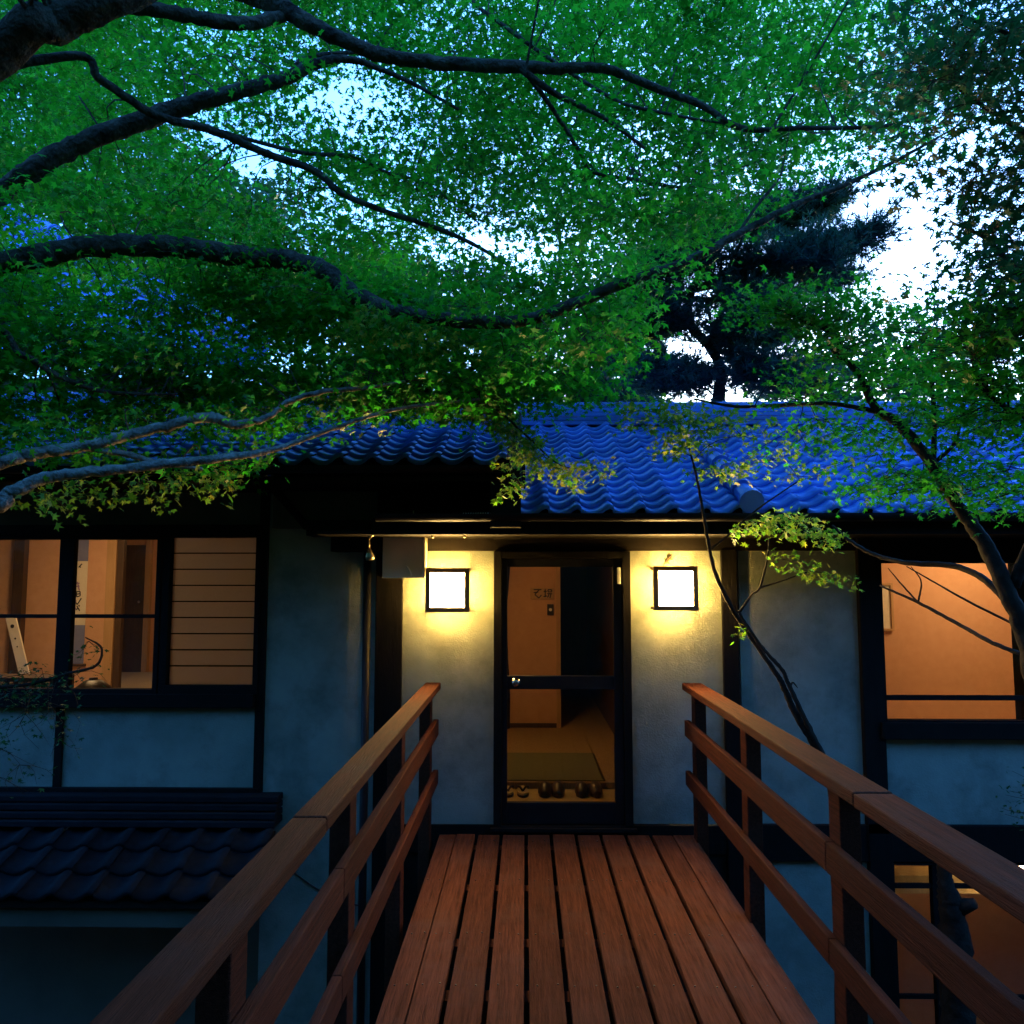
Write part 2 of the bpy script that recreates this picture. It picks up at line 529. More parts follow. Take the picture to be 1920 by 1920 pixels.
# left roof, higher
SLL = math.atan(0.43)
lE = at(700, 862, 5.0).z
ncolL = 22
xl0 = at(948, 865, 5.0).x - ncolL * TW
roofL, lty, ltz = make_roof('roof', xl0, ncolL, 9, 5.0, lE - 0.01, SLL)
# back slopes keep the light out
for (x0, x1, ty, tz) in ((xr0, xr0 + 25 * TW, rty, rtz), (xl0, xl0 + ncolL * TW, lty, ltz)):
    MB().add([(x0, ty + 0.03, tz - 0.02), (x1, ty + 0.03, tz - 0.02), (x1, ty + 5.8, tz - 0.45), (x0, ty + 5.8, tz - 0.45),
              (x0, ty + 0.03, tz - 0.10), (x1, ty + 0.03, tz - 0.10), (x1, ty + 5.8, tz - 0.53), (x0, ty + 5.8, tz - 0.53)],
             [(0, 1, 2, 3), (7, 6, 5, 4), (0, 4, 5, 1), (1, 5, 6, 2), (2, 6, 7, 3), (3, 7, 4, 0)]).build('back_slope', 'tile_blue', inn)
# gable board at the right end of the left roof
gx = xl0 + ncolL * TW
MB().add([(gx, 5.0, lE - 0.10), (gx + 0.03, 5.0, lE - 0.10), (gx + 0.03, lty, ltz - 0.10), (gx, lty, ltz - 0.10),
          (gx, 5.0, lE + 0.01), (gx + 0.03, 5.0, lE + 0.01), (gx + 0.03, lty, ltz + 0.01), (gx, lty, ltz + 0.01)],
         [(0, 3, 2, 1), (4, 5, 6, 7), (0, 1, 5, 4), (1, 2, 6, 5), (2, 3, 7, 6), (3, 0, 4, 7)]).build('barge_board', 'timber', roofL)
# plastered gable strip between the two roofs
gw = [(gx - 0.10, 5.06, lE - 0.05), (gx - 0.10, lty, ltz + 0.03), (gx - 0.10, lty + 0.9, ltz + 0.0), (gx - 0.10, lty + 0.9, 1.9), (gx - 0.10, 5.06, 1.9 + 0.15)]
gv = gw + [(xr0 + 0.03, y, z) for _, y, z in gw]
MB().add(gv, [(4, 3, 2, 1, 0), (5, 6, 7, 8, 9)] + [(i, (i + 1) % 5, (i + 1) % 5 + 5, i + 5) for i in range(5)]).build('gable_wall', 'soffit', inn)
# descending ridge on the right roof
dx = at(1405, 950, 5.1).x
ca, sa = math.cos(SL), math.sin(SL)
for k in range(12):
    s0 = 0.0 + k * 0.205; s1 = s0 + 0.215
    def rp(s, h):
        return (dx, 5.10 + ca * s - sa * h, rE + sa * s + ca * h)
    MB().tube([rp(s0 - 0.01, 0.075), rp(s0 + 0.02, 0.075), rp(s0 + 0.021, 0.070), rp(s1, 0.062)], [0.072, 0.072, 0.062, 0.058], 14).build('ridge_cap', 'tile_blue', roofR, smooth=False)
MB().tube([rp(-0.035, 0.07), rp(-0.01, 0.07)], [0.078, 0.078], 16).build('ridge_end', 'tile_blue', roofR)
# soffit flat boards, fascia and gutters
gl = at(960, 975, 5.12)
MB().box(at(700, 975, 5.2).x, xr0 + 25 * TW, 5.14, 5.17, rE - 0.15, rE - 0.045).build('fascia', 'timber', inn, 0.003)
def half_round(xa, xb, yc, zc, r, name, mat):
    m = MB(); n = 10
    for x in (xa, xb):
        for k in range(n + 1):
            a = math.pi + math.pi * k / n
            m.v.append((x, yc + r * math.cos(a), zc + r * math.sin(a)))
        for k in range(n + 1):
            a = math.pi + math.pi * (n - k) / n
            m.v.append((x, yc + (r - 0.005) * math.cos(a), zc + (r - 0.005) * math.sin(a)))
    q = 2 * (n + 1)
    for k in range(q):
        a, b = k, (k + 1) % q
        m.f.append((a, b, b + q, a + q))
    m.f.append(tuple(range(q))[::-1]); m.f.append(tuple(range(q, 2 * q)))
    return m.build(name, mat, inn, smooth=False)
gz_ = at(1300, 972, 5.07).z
half_round(at(705, 972, 5.07).x, xr0 + 25 * TW, 5.075, gz_ + 0.03, 0.05, 'gutter', 'metal_dark')
half_round(xl0, gx, 4.97, lE - 0.045, 0.045, 'gutter', 'metal_dark')
# pale comb under the last tiles
m = MB()
for k in range(22):
    x = at(868 + k * 4.6, 960, 5.08).x
    m.box(x, x + 0.006, 5.085, 5.09, rE - 0.028, rE - 0.014)
m.build('eave_guard', 'white_paint', inn)
MB().box(xl0, gx, 5.03, Y0 + 0.02, lE - 0.13, lE - 0.10).build('soffit', 'soffit', inn)
MB().box(xr0 - 1.3, xr0 + 25 * TW, 5.17, Y0 + 0.02, rE - 0.145, rE - 0.12).build('soffit', 'soffit', inn)
# brass pipes along the eaves
pz = at(1000, 991, 5.30).z
xa = at(703, 991, 5.30).x; xb = at(1420, 991, 5.30).x
pp_ = MB().tube([(xa, 5.30, pz), (xb, 5.30, pz)], 0.011, 12).build('conduit', 'brass', inn, smooth=True)
MB().tube([(xa, 5.31, pz - 0.024), (xb, 5.31, pz - 0.024)], 0.006, 10).build('conduit', 'brass', inn, smooth=True)
for px in (775, 957, 1142, 1330):
    x = at(px, 990, 5.3).x
    MB().tube([(x, 5.30, pz + 0.12), (x, 5.30, pz - 0.035)], 0.004, 8).build('pipe_bracket', 'brass', inn)
for px in (811, 872):
    c = at(px, 1003, 5.31)
    MB().tube([(c.x, c.y, c.z + 0.035), (c.x, c.y, c.z + 0.012), (c.x, c.y, c.z + 0.006), (c.x, c.y, c.z - 0.012), (c.x, c.y, c.z - 0.02)],
              [0.006, 0.006, 0.012, 0.013, 0.006], 10).build('hook', 'brass', inn, smooth=True)

# ---- small pent roof on the lower left
pe = at(200, 1682, 5.05).z
SP = math.atan(0.5)
TLs, TWs = TL, TW
TW = 0.235; TL = 0.20
TV, TF = tile_arrays()
xp1 = at(470, 1650, 5.1).x
ncp = 11
ca, sa = math.cos(SP), math.sin(SP)
proof = MB()
x0 = xp1 - ncp * TW
ty, tz = 5.05 + ca * 3 * TL, pe + sa * 3 * TL
proof.add([(x0, 5.06, pe - 0.03), (xp1, 5.06, pe - 0.03), (xp1, ty, tz - 0.03), (x0, ty, tz - 0.03), (x0, 5.06, pe - 0.07), (xp1, 5.06, pe - 0.07), (xp1, ty, tz - 0.07), (x0, ty, tz - 0.07)],
          [(0, 1, 2, 3), (7, 6, 5, 4), (0, 4, 5, 1), (1, 5, 6, 2), (2, 6, 7, 3), (3, 7, 4, 0)])
proof = proof.build('pent_roof', 'soffit', inn)
off = world_off(proof)
base = bpy.data.meshes.new('tile'); base.from_pydata([tuple(v) for v in TV], [], TF); base.update()
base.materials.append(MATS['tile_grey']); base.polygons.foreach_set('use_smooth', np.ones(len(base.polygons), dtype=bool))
for r in range(3):
    for c in range(ncp):
        o = link('tile', base, None, proof)
        o.matrix_basis = Matrix.Translation(Vector((x0 + c * TW, 5.05 + ca * r * TL, pe + sa * r * TL)) - off) @ Matrix.Rotation(SP + random.gauss(0, 0.01), 4, 'X') @ Matrix.Rotation(random.gauss(0, 0.012), 4, 'Z')
for k in range(4):
    zz = tz + 0.005 + k * 0.05
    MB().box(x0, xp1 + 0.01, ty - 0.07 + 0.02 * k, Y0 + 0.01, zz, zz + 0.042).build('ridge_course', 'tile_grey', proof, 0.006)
MB().box(x0, xp1, 5.10, 5.14, pe - 0.20, pe - 0.08).build('fascia', 'plaster_olive', proof, 0.003)
TL, TW = TLs, TWs

# ---- windows
def window(x0, y0, x1, y1, mull, bars, depth=0.05, fr=12, name='window'):
    """outer opening in pixels, mullions (x, width) and bars (y, width); frame, muntins and panes are its pieces"""
    xm, ym = (x0 + x1) / 2, (y0 + y1) / 2
    X0, X1 = at(x0, ym, Y0).x, at(x1, ym, Y0).x
    Z1, Z0 = at(xm, y0, Y0).z, at(xm, y1, Y0).z
    f = fr / 263.0
    m = MB()
    ya, yb = Y0 - 0.03, Y0 + depth
    m.box(X0, X1, ya, yb, Z1 - f, Z1).box(X0, X1, ya, yb, Z0, Z0 + f)
    m.box(X0, X0 + f, ya + 0.002, yb, Z0 + f, Z1 - f).box(X1 - f, X1, ya + 0.002, yb, Z0 + f, Z1 - f)
    wd = m.build(name, 'timber', inn, 0.002)
    for px, wpx in mull:
        X = at(px, ym, Y0).x; h = wpx / 526.0
        MB().box(X - h, X + h, Y0 - 0.02, Y0 + 0.03, Z0 + f, Z1 - f).build('mullion', 'timber', wd, 0.002)
    for py, wpx, a, b in bars:
        Z = at(xm, py, Y0).z; h = wpx / 526.0
        MB().box(at(a, py, Y0).x, at(b, py, Y0).x, Y0 - 0.012, Y0 + 0.012, Z - h, Z + h).build('muntin', 'timber', wd, 0.001)
    MB().box(X0 + f, X1 - f, Y0 + 0.014, Y0 + 0.018, Z0 + f, Z1 - f).build('pane', 'glass', wd)
    return wd
wl_ = window(-420, 1003, 302, 1300, [(-190, 16), (123, 28)], [(1155, 7, -410, 108), (1155, 7, 138, 292)], fr=9)
window(1650, 1051, 1925, 1355, [], [(1308, 9, 1655, 1918)], fr=5)
post(1916, 1045, 1945, 1360, front=0.02)
panel(1944, 1050, 2300, 1390, front=-0.01)
window(1672, 1617, 2290, 2140, [(1762, 12), (2010, 16)], [(1662, 8, 1676, 2286), (1870, 7, 1676, 2286)], fr=4)
# shoji screen window
X0, X1 = at(305, 1150, Y0).x, at(488, 1150, Y0).x
Z1, Z0 = at(396, 1000, Y0).z, at(396, 1302, Y0).z
f = 0.052
m = MB().box(X0, X1, Y0 - 0.03, Y0 + 0.05, Z1 - 0.03, Z1).box(X0, X1, Y0 - 0.03, Y0 + 0.05, Z0, Z0 + 0.065)
m.box(X0, X0 + f, Y0 - 0.028, Y0 + 0.05, Z0 + 0.065, Z1 - 0.03).box(X1 - 0.035, X1, Y0 - 0.028, Y0 + 0.05, Z0 + 0.065, Z1 - 0.03)
sh = m.build('shoji_window', 'timber', inn, 0.002)
sh['label'] = 'pale paper screen window with thin horizontal bars'
MB().box(X0 + f, X1 - 0.035, Y0 + 0.03, Y0 + 0.034, Z0 + 0.065, Z1 - 0.03).build('paper_sheet', 'shoji', sh)
for k in range(8):
    z = at(396, 1037 + k * 30.3, Y0).z
    MB().box(X0 + f, X1 - 0.035, Y0 + 0.012, Y0 + 0.0295, z - 0.0045, z + 0.0045).build('muntin', 'timber', sh)
MB().box(X0 + f, X1 - 0.035, Y0 + 0.004, Y0 + 0.008, Z0 + 0.065, Z1 - 0.03).build('pane', 'glass', sh)

# ---- entrance door and its frame
X0, X1 = at(926, 1290, Y0).x, at(1183, 1290, Y0).x
DT = at(1050, 1034, Y0).z
m = MB().box(X0, X0 + 0.055, Y0 - 0.05, Y0 + 0.10, 0.005, DT).box(X1 - 0.055, X1, Y0 - 0.05, Y0 + 0.10, 0.005, DT)
m.box(X0 + 0.055, X1 - 0.055, Y0 - 0.048, Y0 + 0.10, DT - 0.05, DT).box(X0 + 0.055, X1 - 0.055, Y0 - 0.048, Y0 + 0.10, 0.005, 0.035)
m.build('door_frame', 'timber', inn, 0.003)
dX0, dX1 = X0 + 0.058, X1 - 0.058
gx0, gx1 = at(951, 1290, Y0).x, at(1151, 1290, Y0).x
z_top = at(1050, 1063, Y0).z; z_m1 = at(1050, 1267, Y0).z; z_m0 = at(1050, 1292, Y0).z; z_b = at(1050, 1504, Y0).z
ya, yb = Y0 - 0.02, Y0 + 0.025
m = MB().box(dX0, gx0, ya, yb, 0.04, DT - 0.053).box(gx1, dX1, ya, yb, 0.04, DT - 0.053)
m.box(gx0, gx1, ya + 0.002, yb, z_top, DT - 0.053).box(gx0, gx1, ya + 0.002, yb, z_m0, z_m1).box(gx0, gx1, ya + 0.002, yb, 0.04, z_b)
door = m.build('entrance_door', 'metal_dark', inn, 0.003)
MB().box(gx0, gx1, Y0 - 0.002, Y0 + 0.003, z_m1, z_top).build('pane', 'glass', door)
MB().box(gx0, gx1, Y0 - 0.002, Y0 + 0.003, z_b, z_m0).build('pane', 'glass', door)
kc = at(967, 1279, Y0 - 0.02)
MB().tube([(kc.x, ya, kc.z), (kc.x, ya - 0.012, kc.z), (kc.x, ya - 0.013, kc.z), (kc.x, ya - 0.035, kc.z), (kc.x, ya - 0.038, kc.z), (kc.x, ya - 0.058, kc.z), (kc.x, ya - 0.064, kc.z)],
          [0.034, 0.032, 0.014, 0.014, 0.024, 0.028, 0.016], 20).build('knob', 'steel', door, smooth=True)
c = at(1160, 1080, Y0 - 0.04)
MB().box(c.x - 0.010, c.x + 0.010, Y0 - 0.075, Y0 - 0.023, c.z - 0.055, c.z + 0.06).build('hinge_cover', 'white_paint', door, 0.003)
# threshold stone
MB().box(X0 - 0.02, X1 + 0.02, Y0 - 0.09, Y0 - 0.052, 0.004, 0.03).build('threshold', 'timber', inn, 0.004)

# ---- rooms (shell boxes without the street side)
def room(x0, x1, y0, y1, z0, z1, wall='room_wall', floor='room_floor', ceil='room_ceiling', back=True):
    t = 0.06
    if back:
        MB().box(x0, x1, y1, y1 + t, z0, z1).build('room_wall', wall, inn)
    MB().box(x0 - t, x0, y0, y1, z0, z1).build('room_wall', wall, inn)
    MB().box(x1, x1 + t, y0, y1, z0, z1).build('room_wall', wall, inn)
    MB().box(x0, x1, y0, y1, z0 - t, z0).build('room_floor', floor, inn)
    MB().box(x0, x1, y0, y1, z1, z1 + t).build('room_ceiling', ceil, inn)

def ceiling_lamp(x, y, z, r, mat, label):
    o = MB().tube([(x, y, z), (x, y, z - 0.02), (x, y, z - 0.021), (x, y, z - 0.10), (x, y, z - 0.12)], [r * 0.5, r * 0.5, r * 0.96, r, r * 0.8], 24)
    root = thing('ceiling_lamp', label, 'lamp', (x, y, z - 0.12))
    o.build('lamp_shade', mat, root, smooth=True)
    MB().tube([(x, y, z + 0.0), (x, y, z + 0.008)], [r * 0.3, r * 0.3], 16).build('ceiling_plate', 'white_paint', root)
    return root
YI = Y0 + 0.11
# entrance hall
hx0, hx1 = at(870, 1300, Y0).x, at(1240, 1300, Y0).x
FZ = 0.02
MB().box(hx0, hx1, YI, 6.72, FZ - 0.06, FZ).build('entry_floor', 'genkan_floor', inn)
MB().box(hx0, hx1, 6.72, 12.5, FZ, FZ + 0.05).build('hall_floor', 'hall_floor', inn)
MB().box(hx0 - 0.06, hx0, YI, 12.5, FZ - 0.06, 2.02).build('room_wall', 'room_wall', inn)
MB().box(hx1, hx1 + 0.06, YI, 12.5, FZ - 0.06, 2.02).build('room_wall', 'dark_wood_panel', inn)
MB().box(hx0, hx1, YI, 12.5, 2.02, 2.08).build('room_ceiling', 'room_ceiling', inn)
MB().box(hx0, hx1, 12.5, 12.56, FZ, 2.02).build('room_wall', 'dark_wood_panel', inn)
wx = at(1043, 1250, 9.2).x
MB().box(hx0, wx, 9.2, 12.4, FZ + 0.05, 2.02).build('partition', 'room_wall', inn, 0.003)
MB().box(hx0, wx + 0.01, 9.185, 9.2, FZ + 0.052, FZ + 0.10).build('skirting', 'dark_wood_panel', inn)
MB().box(wx, wx + 0.05, 9.18, 9.26, FZ + 0.05, 2.02).build('post', 'light_wood', inn)
ceiling_lamp((hx0 + wx) / 2 - 0.1, 7.6, 2.02, 0.16, 'hall_glow', 'round glowing ceiling lamp inside the entrance hall')
# left room
LZ = 0.42
lx0 = at(-420, 1150, 8.3).x - 0.6
wl_x = at(198, 1150, 8.3).x
lx1 = at(480, 1150, Y0).x
MB().box(lx0, wl_x, 8.3, 8.36, LZ, 2.4).build('room_wall', 'room_wall', inn)
MB().box(lx0 - 0.06, lx0, YI, 8.3, LZ, 2.4).build('room_wall', 'room_wall', inn)
MB().box(lx1, lx1 + 0.06, YI, 11.6, LZ, 2.4).build('room_wall', 'room_wall', inn)
MB().box(lx0 - 2, lx1, YI, 11.6, LZ - 0.06, LZ).build('room_floor', 'room_floor', inn)
MB().box(lx0 - 2, lx1, YI, 11.6, 2.4, 2.46).build('room_ceiling', 'room_ceiling', inn)
MB().box(lx0 - 2, lx1, 11.6, 11.66, LZ, 2.4).build('room_wall', 'room_wall', inn)
MB().box(wl_x, wl_x + 0.10, 8.27, 8.37, LZ, 2.4).build('post', 'light_wood', inn, 0.003)
MB().box(wl_x + 0.101, wl_x + 0.17, 8.29, 8.35, LZ, 2.4).build('post', 'dark_wood_panel', inn, 0.003)
p0 = at(40, 1100, 8.28).x
MB().box(p0 - 0.06, p0 + 0.05, 8.22, 8.299, LZ, 2.4).build('post', 'dark_wood_panel', inn, 0.003)
# far door inside the left room
q0, q1 = at(231, 1100, 11.55), at(272, 1100, 11.55)
dz = at(250, 1022, 11.55).z
idr = MB().box(q0.x, q1.x, 11.54, 11.598, LZ, dz).build('inner_door', 'dark_wood_panel', inn, 0.004)
MB().box(q0.x - 0.08, q0.x - 0.002, 11.52, 11.598, LZ, dz + 0.08).build('door_jamb', 'light_wood', idr, 0.003)
MB().box(q1.x + 0.002, q1.x + 0.08, 11.52, 11.598, LZ, dz + 0.08).build('door_jamb', 'light_wood', idr, 0.003)
MB().tube([(q1.x - 0.06, 11.54, LZ + 1.0), (q1.x - 0.06, 11.50, LZ + 1.0)], 0.02, 12).build('knob', 'steel', idr)
ceiling_lamp(-3.9, 7.0, 2.4, 0.25, 'room_glow', 'round glowing ceiling lamp inside the room with the scroll')
ceiling_lamp(-4.2, 9.9, 2.4, 0.14, 'room_glow', 'round glowing ceiling lamp near the inner brown door')
# right room
rx0, rx1 = at(1600, 1200, Y0).x, at(2300, 1200, Y0).x
room(rx0, rx1, YI, 7.3, 0.3, 2.25)
ceiling_lamp(3.9, 6.6, 2.25, 0.22, 'room_glow', 'round glowing ceiling lamp in the room with the framed picture')
# lower room
room(rx0, rx1, YI, 7.6, GZ + 0.15, -0.25)
lb = at(1720, 1640, 6.2)
MB().box(rx0, rx1, 6.1, 6.3, lb.z - 0.10, lb.z + 0.03).build('room_beam', 'straw', inn, 0.004)
ceiling_lamp(3.6, 6.0, -0.25, 0.14, 'room_glow', 'round glowing ceiling lamp in the lower room under the beam')

# ------------------------------------------------------------------ things on and in the inn
def wall_lamp(px, py, label):
    c = at(px, py, Y0)
    root = thing('wall_lamp', label, 'wall lamp', (c.x, Y0, c.z), 'square lanterns beside the entrance door')
    h = 0.152; t = 0.034; yf = Y0 - 0.175; yb = Y0 - 0.140
    for sx in (-1, 1):
        MB().box(c.x + sx * h, c.x + sx * (h - t), yf, yb, c.z - h, c.z + h).build('frame_bar', 'lamp_wood', root, 0.002)
        MB().box(c.x - h + t, c.x + h - t, yf + 0.002, yb, c.z + sx * h, c.z + sx * (h - t)).build('frame_bar', 'lamp_wood', root, 0.002)
    MB().box(c.x - 0.122, c.x + 0.122, yf + 0.012, yf + 0.016, c.z - 0.122, c.z + 0.122).build('front_diffuser', 'lamp_glow', root)
    MB().box(c.x - 0.112, c.x + 0.112, yf + 0.042, Y0 - 0.03, c.z - 0.112, c.z + 0.112).build('side_diffuser', 'lamp_side', root)
    MB().box(c.x - 0.10, c.x + 0.10, Y0 - 0.029, Y0 - 0.001, c.z - 0.10, c.z + 0.10).build('back_plate', 'lamp_wood', root, 0.002)
    for sx in (-1, 1):
        for sz in (-1, 1):
            MB().box(c.x + sx * 0.135 - 0.010, c.x + sx * 0.135 + 0.010, yb, Y0 - 0.001, c.z + sz * 0.135 - 0.010, c.z + sz * 0.135 + 0.010).build('corner_strut', 'lamp_wood', root)
    # small clips on the diffuser edge
    for a, b in ((0, 0.124), (0, -0.124), (0.124, 0), (-0.124, 0)):
        MB().box(c.x + a - 0.006, c.x + a + 0.006, yf - 0.004, yf + 0.010, c.z + b - 0.006, c.z + b + 0.006).build('clip', 'brass', root)
    return root
wall_lamp(843, 1106, 'glowing square lantern on the wall beneath the pale box')
wall_lamp(1259, 1103, 'glowing square lantern on the wall below the small gecko')

c = at(757, 1041, Y0 - 0.14)
bx = thing('junction_box', 'pale square metal box hung below the eaves left of the lantern', 'box', (c.x, Y0 - 0.03, c.z - 0.16))
w2 = 0.145
MB().box(c.x - w2, c.x + w2 - 0.012, Y0 - 0.16, Y0 - 0.022, c.z - 0.155, c.z + 0.155).build('case', 'box_paint', bx, 0.006)
MB().box(c.x + w2 - 0.010, c.x + w2 + 0.006, Y0 - 0.17, Y0 - 0.022, c.z - 0.158, c.z + 0.158).build('side_flange', 'white_paint', bx, 0.002)
MB().box(c.x - w2, c.x + w2 - 0.012, Y0 - 0.168, Y0 - 0.1605, c.z - 0.158, c.z - 0.150).build('lower_lip', 'white_paint', bx, 0.002)
m = MB()
hp = [(c.x + 0.025 + 0.022 * t + 0.012 * math.sin(t * 2), Y0 - 0.172, c.z - 0.075 - 0.065 * t) for t in np.linspace(0, 1, 7)]
m.tube(hp, [0.003, 0.005, 0.006, 0.006, 0.006, 0.005, 0.003], 8).build('latch', 'white_paint', bx, smooth=True)

# rain chain hanging at the end of the pipe
c = at(695, 1005, 5.3)
rc = thing('rain_chain', 'small metal rain chain with a drop cup at the pipe end', 'rain chain', (c.x, 5.30, at(693, 1050, 5.3).z))
p1 = at(700, 988, 5.3); p2 = at(699, 1000, 5.3); p3 = at(692, 1010, 5.3); p4 = at(692, 1028, 5.3); p5 = at(694, 1050, 5.3)
MB().tube([p1, (p1 + p2) / 2, p2, (p2 + p3) / 2, p3], [0.006, 0.012, 0.018, 0.012, 0.009], 10).build('spout', 'brass', rc, smooth=True)
MB().tube([p3, p4], [0.006, 0.006], 8).build('link', 'brass', rc, smooth=True)
MB().tube([p4, p4 + (p5 - p4) * 0.3, p4 + (p5 - p4) * 0.75, p5], [0.007, 0.018, 0.032, 0.026], 12).build('cup', 'brass', rc, smooth=True)

# gecko above the right lantern
def gecko():
    c = at(1252, 1050, Y0)
    d = Vector((0.62, 0, 0.78))
    sd = Vector((0.78, 0, -0.62))
    y = -0.008
    def pt(a, b):
        return Vector((0, y, 0)) + d * a + sd * b
    J = [pt(0, 0), pt(0.018, 0), pt(0.03, 0), pt(0.043, 0), pt(-0.018, 0.003), pt(-0.04, -0.004), pt(-0.06, 0.004),
         pt(0.016, 0.016), pt(0.026, 0.025), pt(0.016, -0.016), pt(0.024, -0.026), pt(-0.012, 0.016), pt(-0.02, 0.025), pt(-0.012, -0.018), pt(-0.006, -0.03)]
    Ed = [(0, 1), (1, 2), (2, 3), (0, 4), (4, 5), (5, 6), (1, 7), (7, 8), (1, 9), (9, 10), (4, 11), (11, 12), (4, 13), (13, 14)]
    rad = [0.010, 0.008, 0.0085, 0.004, 0.007, 0.004, 0.0015] + [0.0038, 0.003] * 4
    me = bpy.data.meshes.new('gecko')
    me.from_pydata(J, Ed, [])
    me.materials.append(MATS['gecko'])
    o = bpy.data.objects.new('gecko', me); COL.objects.link(o)
    o.location = (c.x, Y0, c.z)
    me.skin_vertices or me.attributes
    sk = o.modifiers.new('skin', 'SKIN')
    if not me.skin_vertices:
        bpy.context.view_layer.objects.active = o
    for v, r in zip(me.skin_vertices[0].data, rad):
        v.radius = (r, r)
    me.skin_vertices[0].data[0].use_root = True
    s2 = o.modifiers.new('sub', 'SUBSURF'); s2.levels = 1; s2.render_levels = 2
    tag(o, 'small brown gecko clinging to the wall above a lantern', 'gecko')
try:
    gecko()
except Exception as e:
    print('gecko failed', e)

# sign and switch on the hall partition
c = at(1016, 1113, 9.19)
sg = thing('sign_plate', 'pale sign plate with dark brushed characters on the orange hall wall', 'sign', (c.x, 9.2, c.z))
MB().box(c.x - 0.135, c.x + 0.135, 9.175, 9.199, c.z - 0.065, c.z + 0.065).build('plate', 'light_wood', sg, 0.004)
def strokes(root, x, z, Y, h, segs, mat='ink', name='character', w=0.012):
    m = MB()
    for i, (ax, az, bx_, bz) in enumerate(segs):
        a = Vector((x + ax * h, Y, z + az * h)); b = Vector((x + bx_ * h, Y, z + bz * h))
        d = b - a
        n = Vector((d.z, 0, -d.x)); n = n.normalized() if n.length > 0 else Vector((1, 0, 0))
        m.obox((a + b) / 2, d / 2, (0, 0.0012 + 0.0001 * i, 0), n * w * 0.5)
    return m.build(name, mat, root)
strokes(sg, c.x - 0.05, c.z, 9.1735, 0.05, [(-.9, .9, .9, .9), (.4, .9, -.6, -.2), (-.6, -.2, .3, -1), (.3, -1, .9, -.3), (-.9, .2, .2, .4)])
strokes(sg, c.x + 0.065, c.z, 9.1735, 0.05, [(-.9, .5, -.2, .5), (-.55, 1, -.55, -.8), (-.95, -.7, -.1, -.5), (.1, .9, .9, .9), (.1, .4, .9, .4), (.1, .9, .1, .4), (.9, .9, .9, .4), (-.1, .0, 1, .0), (.4, .0, 0, -.9), (.8, 0, .5, -1)])
c = at(1032, 1143, 9.19)
sw = thing('wall_phone', 'small dark wall device with a white dot under the sign plate', 'wall device', (c.x, 9.2, c.z))
MB().box(c.x - 0.037, c.x + 0.037, 9.16, 9.199, c.z - 0.062, c.z + 0.062).build('case', 'leather', sw, 0.006)
MB().tube([(c.x, 9.16, c.z), (c.x, 9.155, c.z)], [0.018, 0.016], 14).build('button', 'white_paint', sw)

# mat and footwear in the entrance
def floor_at(px, py, z):
    d = ray(px, py); t = (z - EYE.z) / d.z
    return EYE + d * t
mz = FZ + 0.05
a = floor_at(955, 1413, mz); b = floor_at(1115, 1413, mz); c2 = floor_at(1130, 1464, mz)
mt = thing('door_mat', 'dark green woven mat on the raised hall floor', 'mat', (0.1, 7.2, mz))
MB().box(hx0 + 0.05, c2.x, 6.76, a.y, mz + 0.001, mz + 0.010).build('pile', 'mat_green', mt, 0.002)
MB().box(c2.x, c2.x + 0.02, 6.76, a.y, mz + 0.001, mz + 0.008).build('binding', 'leather', mt, 0.002)

def outline(L, Wd, n=20):
    pts = []
    for k in range(n):
        a = 2 * math.pi * k / n
        x = math.cos(a); y = math.sin(a)
        wv = Wd * (0.42 + 0.08 * (-y))
        pts.append((x * wv * (1 - 0.12 * math.exp(-((y - 0.15) / 0.3) ** 2)), y * L / 2))
    return pts
def slipper(x, y, label, group, sole, upper, zori=False, rz=0.0):
    root = thing('zori_sandal' if zori else 'slipper', label, 'sandal' if zori else 'slipper', (x, y, FZ + 0.001), group)
    o = outline(0.25, 0.10 if not zori else 0.095)
    def solid(z0, z1, mat, name, sc=1.0):
        vs = [(px * sc, py * sc, z0) for px, py in o] + [(px * sc * 0.97, py * sc * 0.98, z1) for px, py in o]
        n = len(o)
        fs = [tuple(reversed(range(n))), tuple(range(n, 2 * n))] + [(k, (k + 1) % n, (k + 1) % n + n, k + n) for k in range(n)]
        me = bpy.data.meshes.new(name); me.from_pydata(vs, [], fs); me.update()
        return link(name, me, mat, root)
    solid(0, 0.014, 'leather', 'sole')
    solid(0.0142, 0.026, sole, 'insole', 0.96)
    if zori:
        for s in (-1, 1):
            pts = [(0, -0.055, 0.027), (s * 0.018, -0.03, 0.048), (s * 0.034, 0.0, 0.046), (s * 0.043, 0.035, 0.026)]
            m = MB(); m.tube(pts, [0.006, 0.008, 0.008, 0.005], 8)
            me = bpy.data.meshes.new('thong'); me.from_pydata(m.v, [], m.f); me.update(); link('thong', me, 'leather', root, smooth=True)
    else:
        vs = []; fs = []; nu, nv = 10, 7
        for j in range(nv + 1):
            t = j / nv; yy = -0.12 + 0.135 * t
            hw = 0.049 * math.sqrt(max(0.02, 1 - ((0.9 - t * 0.9)) ** 2 * 0.98))
            hh = 0.018 + 0.045 * math.sin(min(1, t * 1.15) * math.pi / 2)
            for i in range(nu + 1):
                a_ = math.pi * i / nu
                vs.append((-hw * math.cos(a_), yy, 0.012 + hh * math.sin(a_) ** 0.8))
        for j in range(nv):
            for i in range(nu):
                q = j * (nu + 1) + i
                fs.append((q, q + 1, q + nu + 2, q + nu + 1))
        me = bpy.data.meshes.new('upper'); me.from_pydata(vs, [], fs); me.update()
        u = link('upper', me, upper, root, smooth=True)
        sm = u.modifiers.new('s', 'SOLIDIFY'); sm.thickness = 0.004
    root.rotation_euler.z = rz
    root.scale = (1.18, 1.05, 1.25)
    return root
def foot(px, Y): return at(px, 1475, Y).x
yS = 6.56
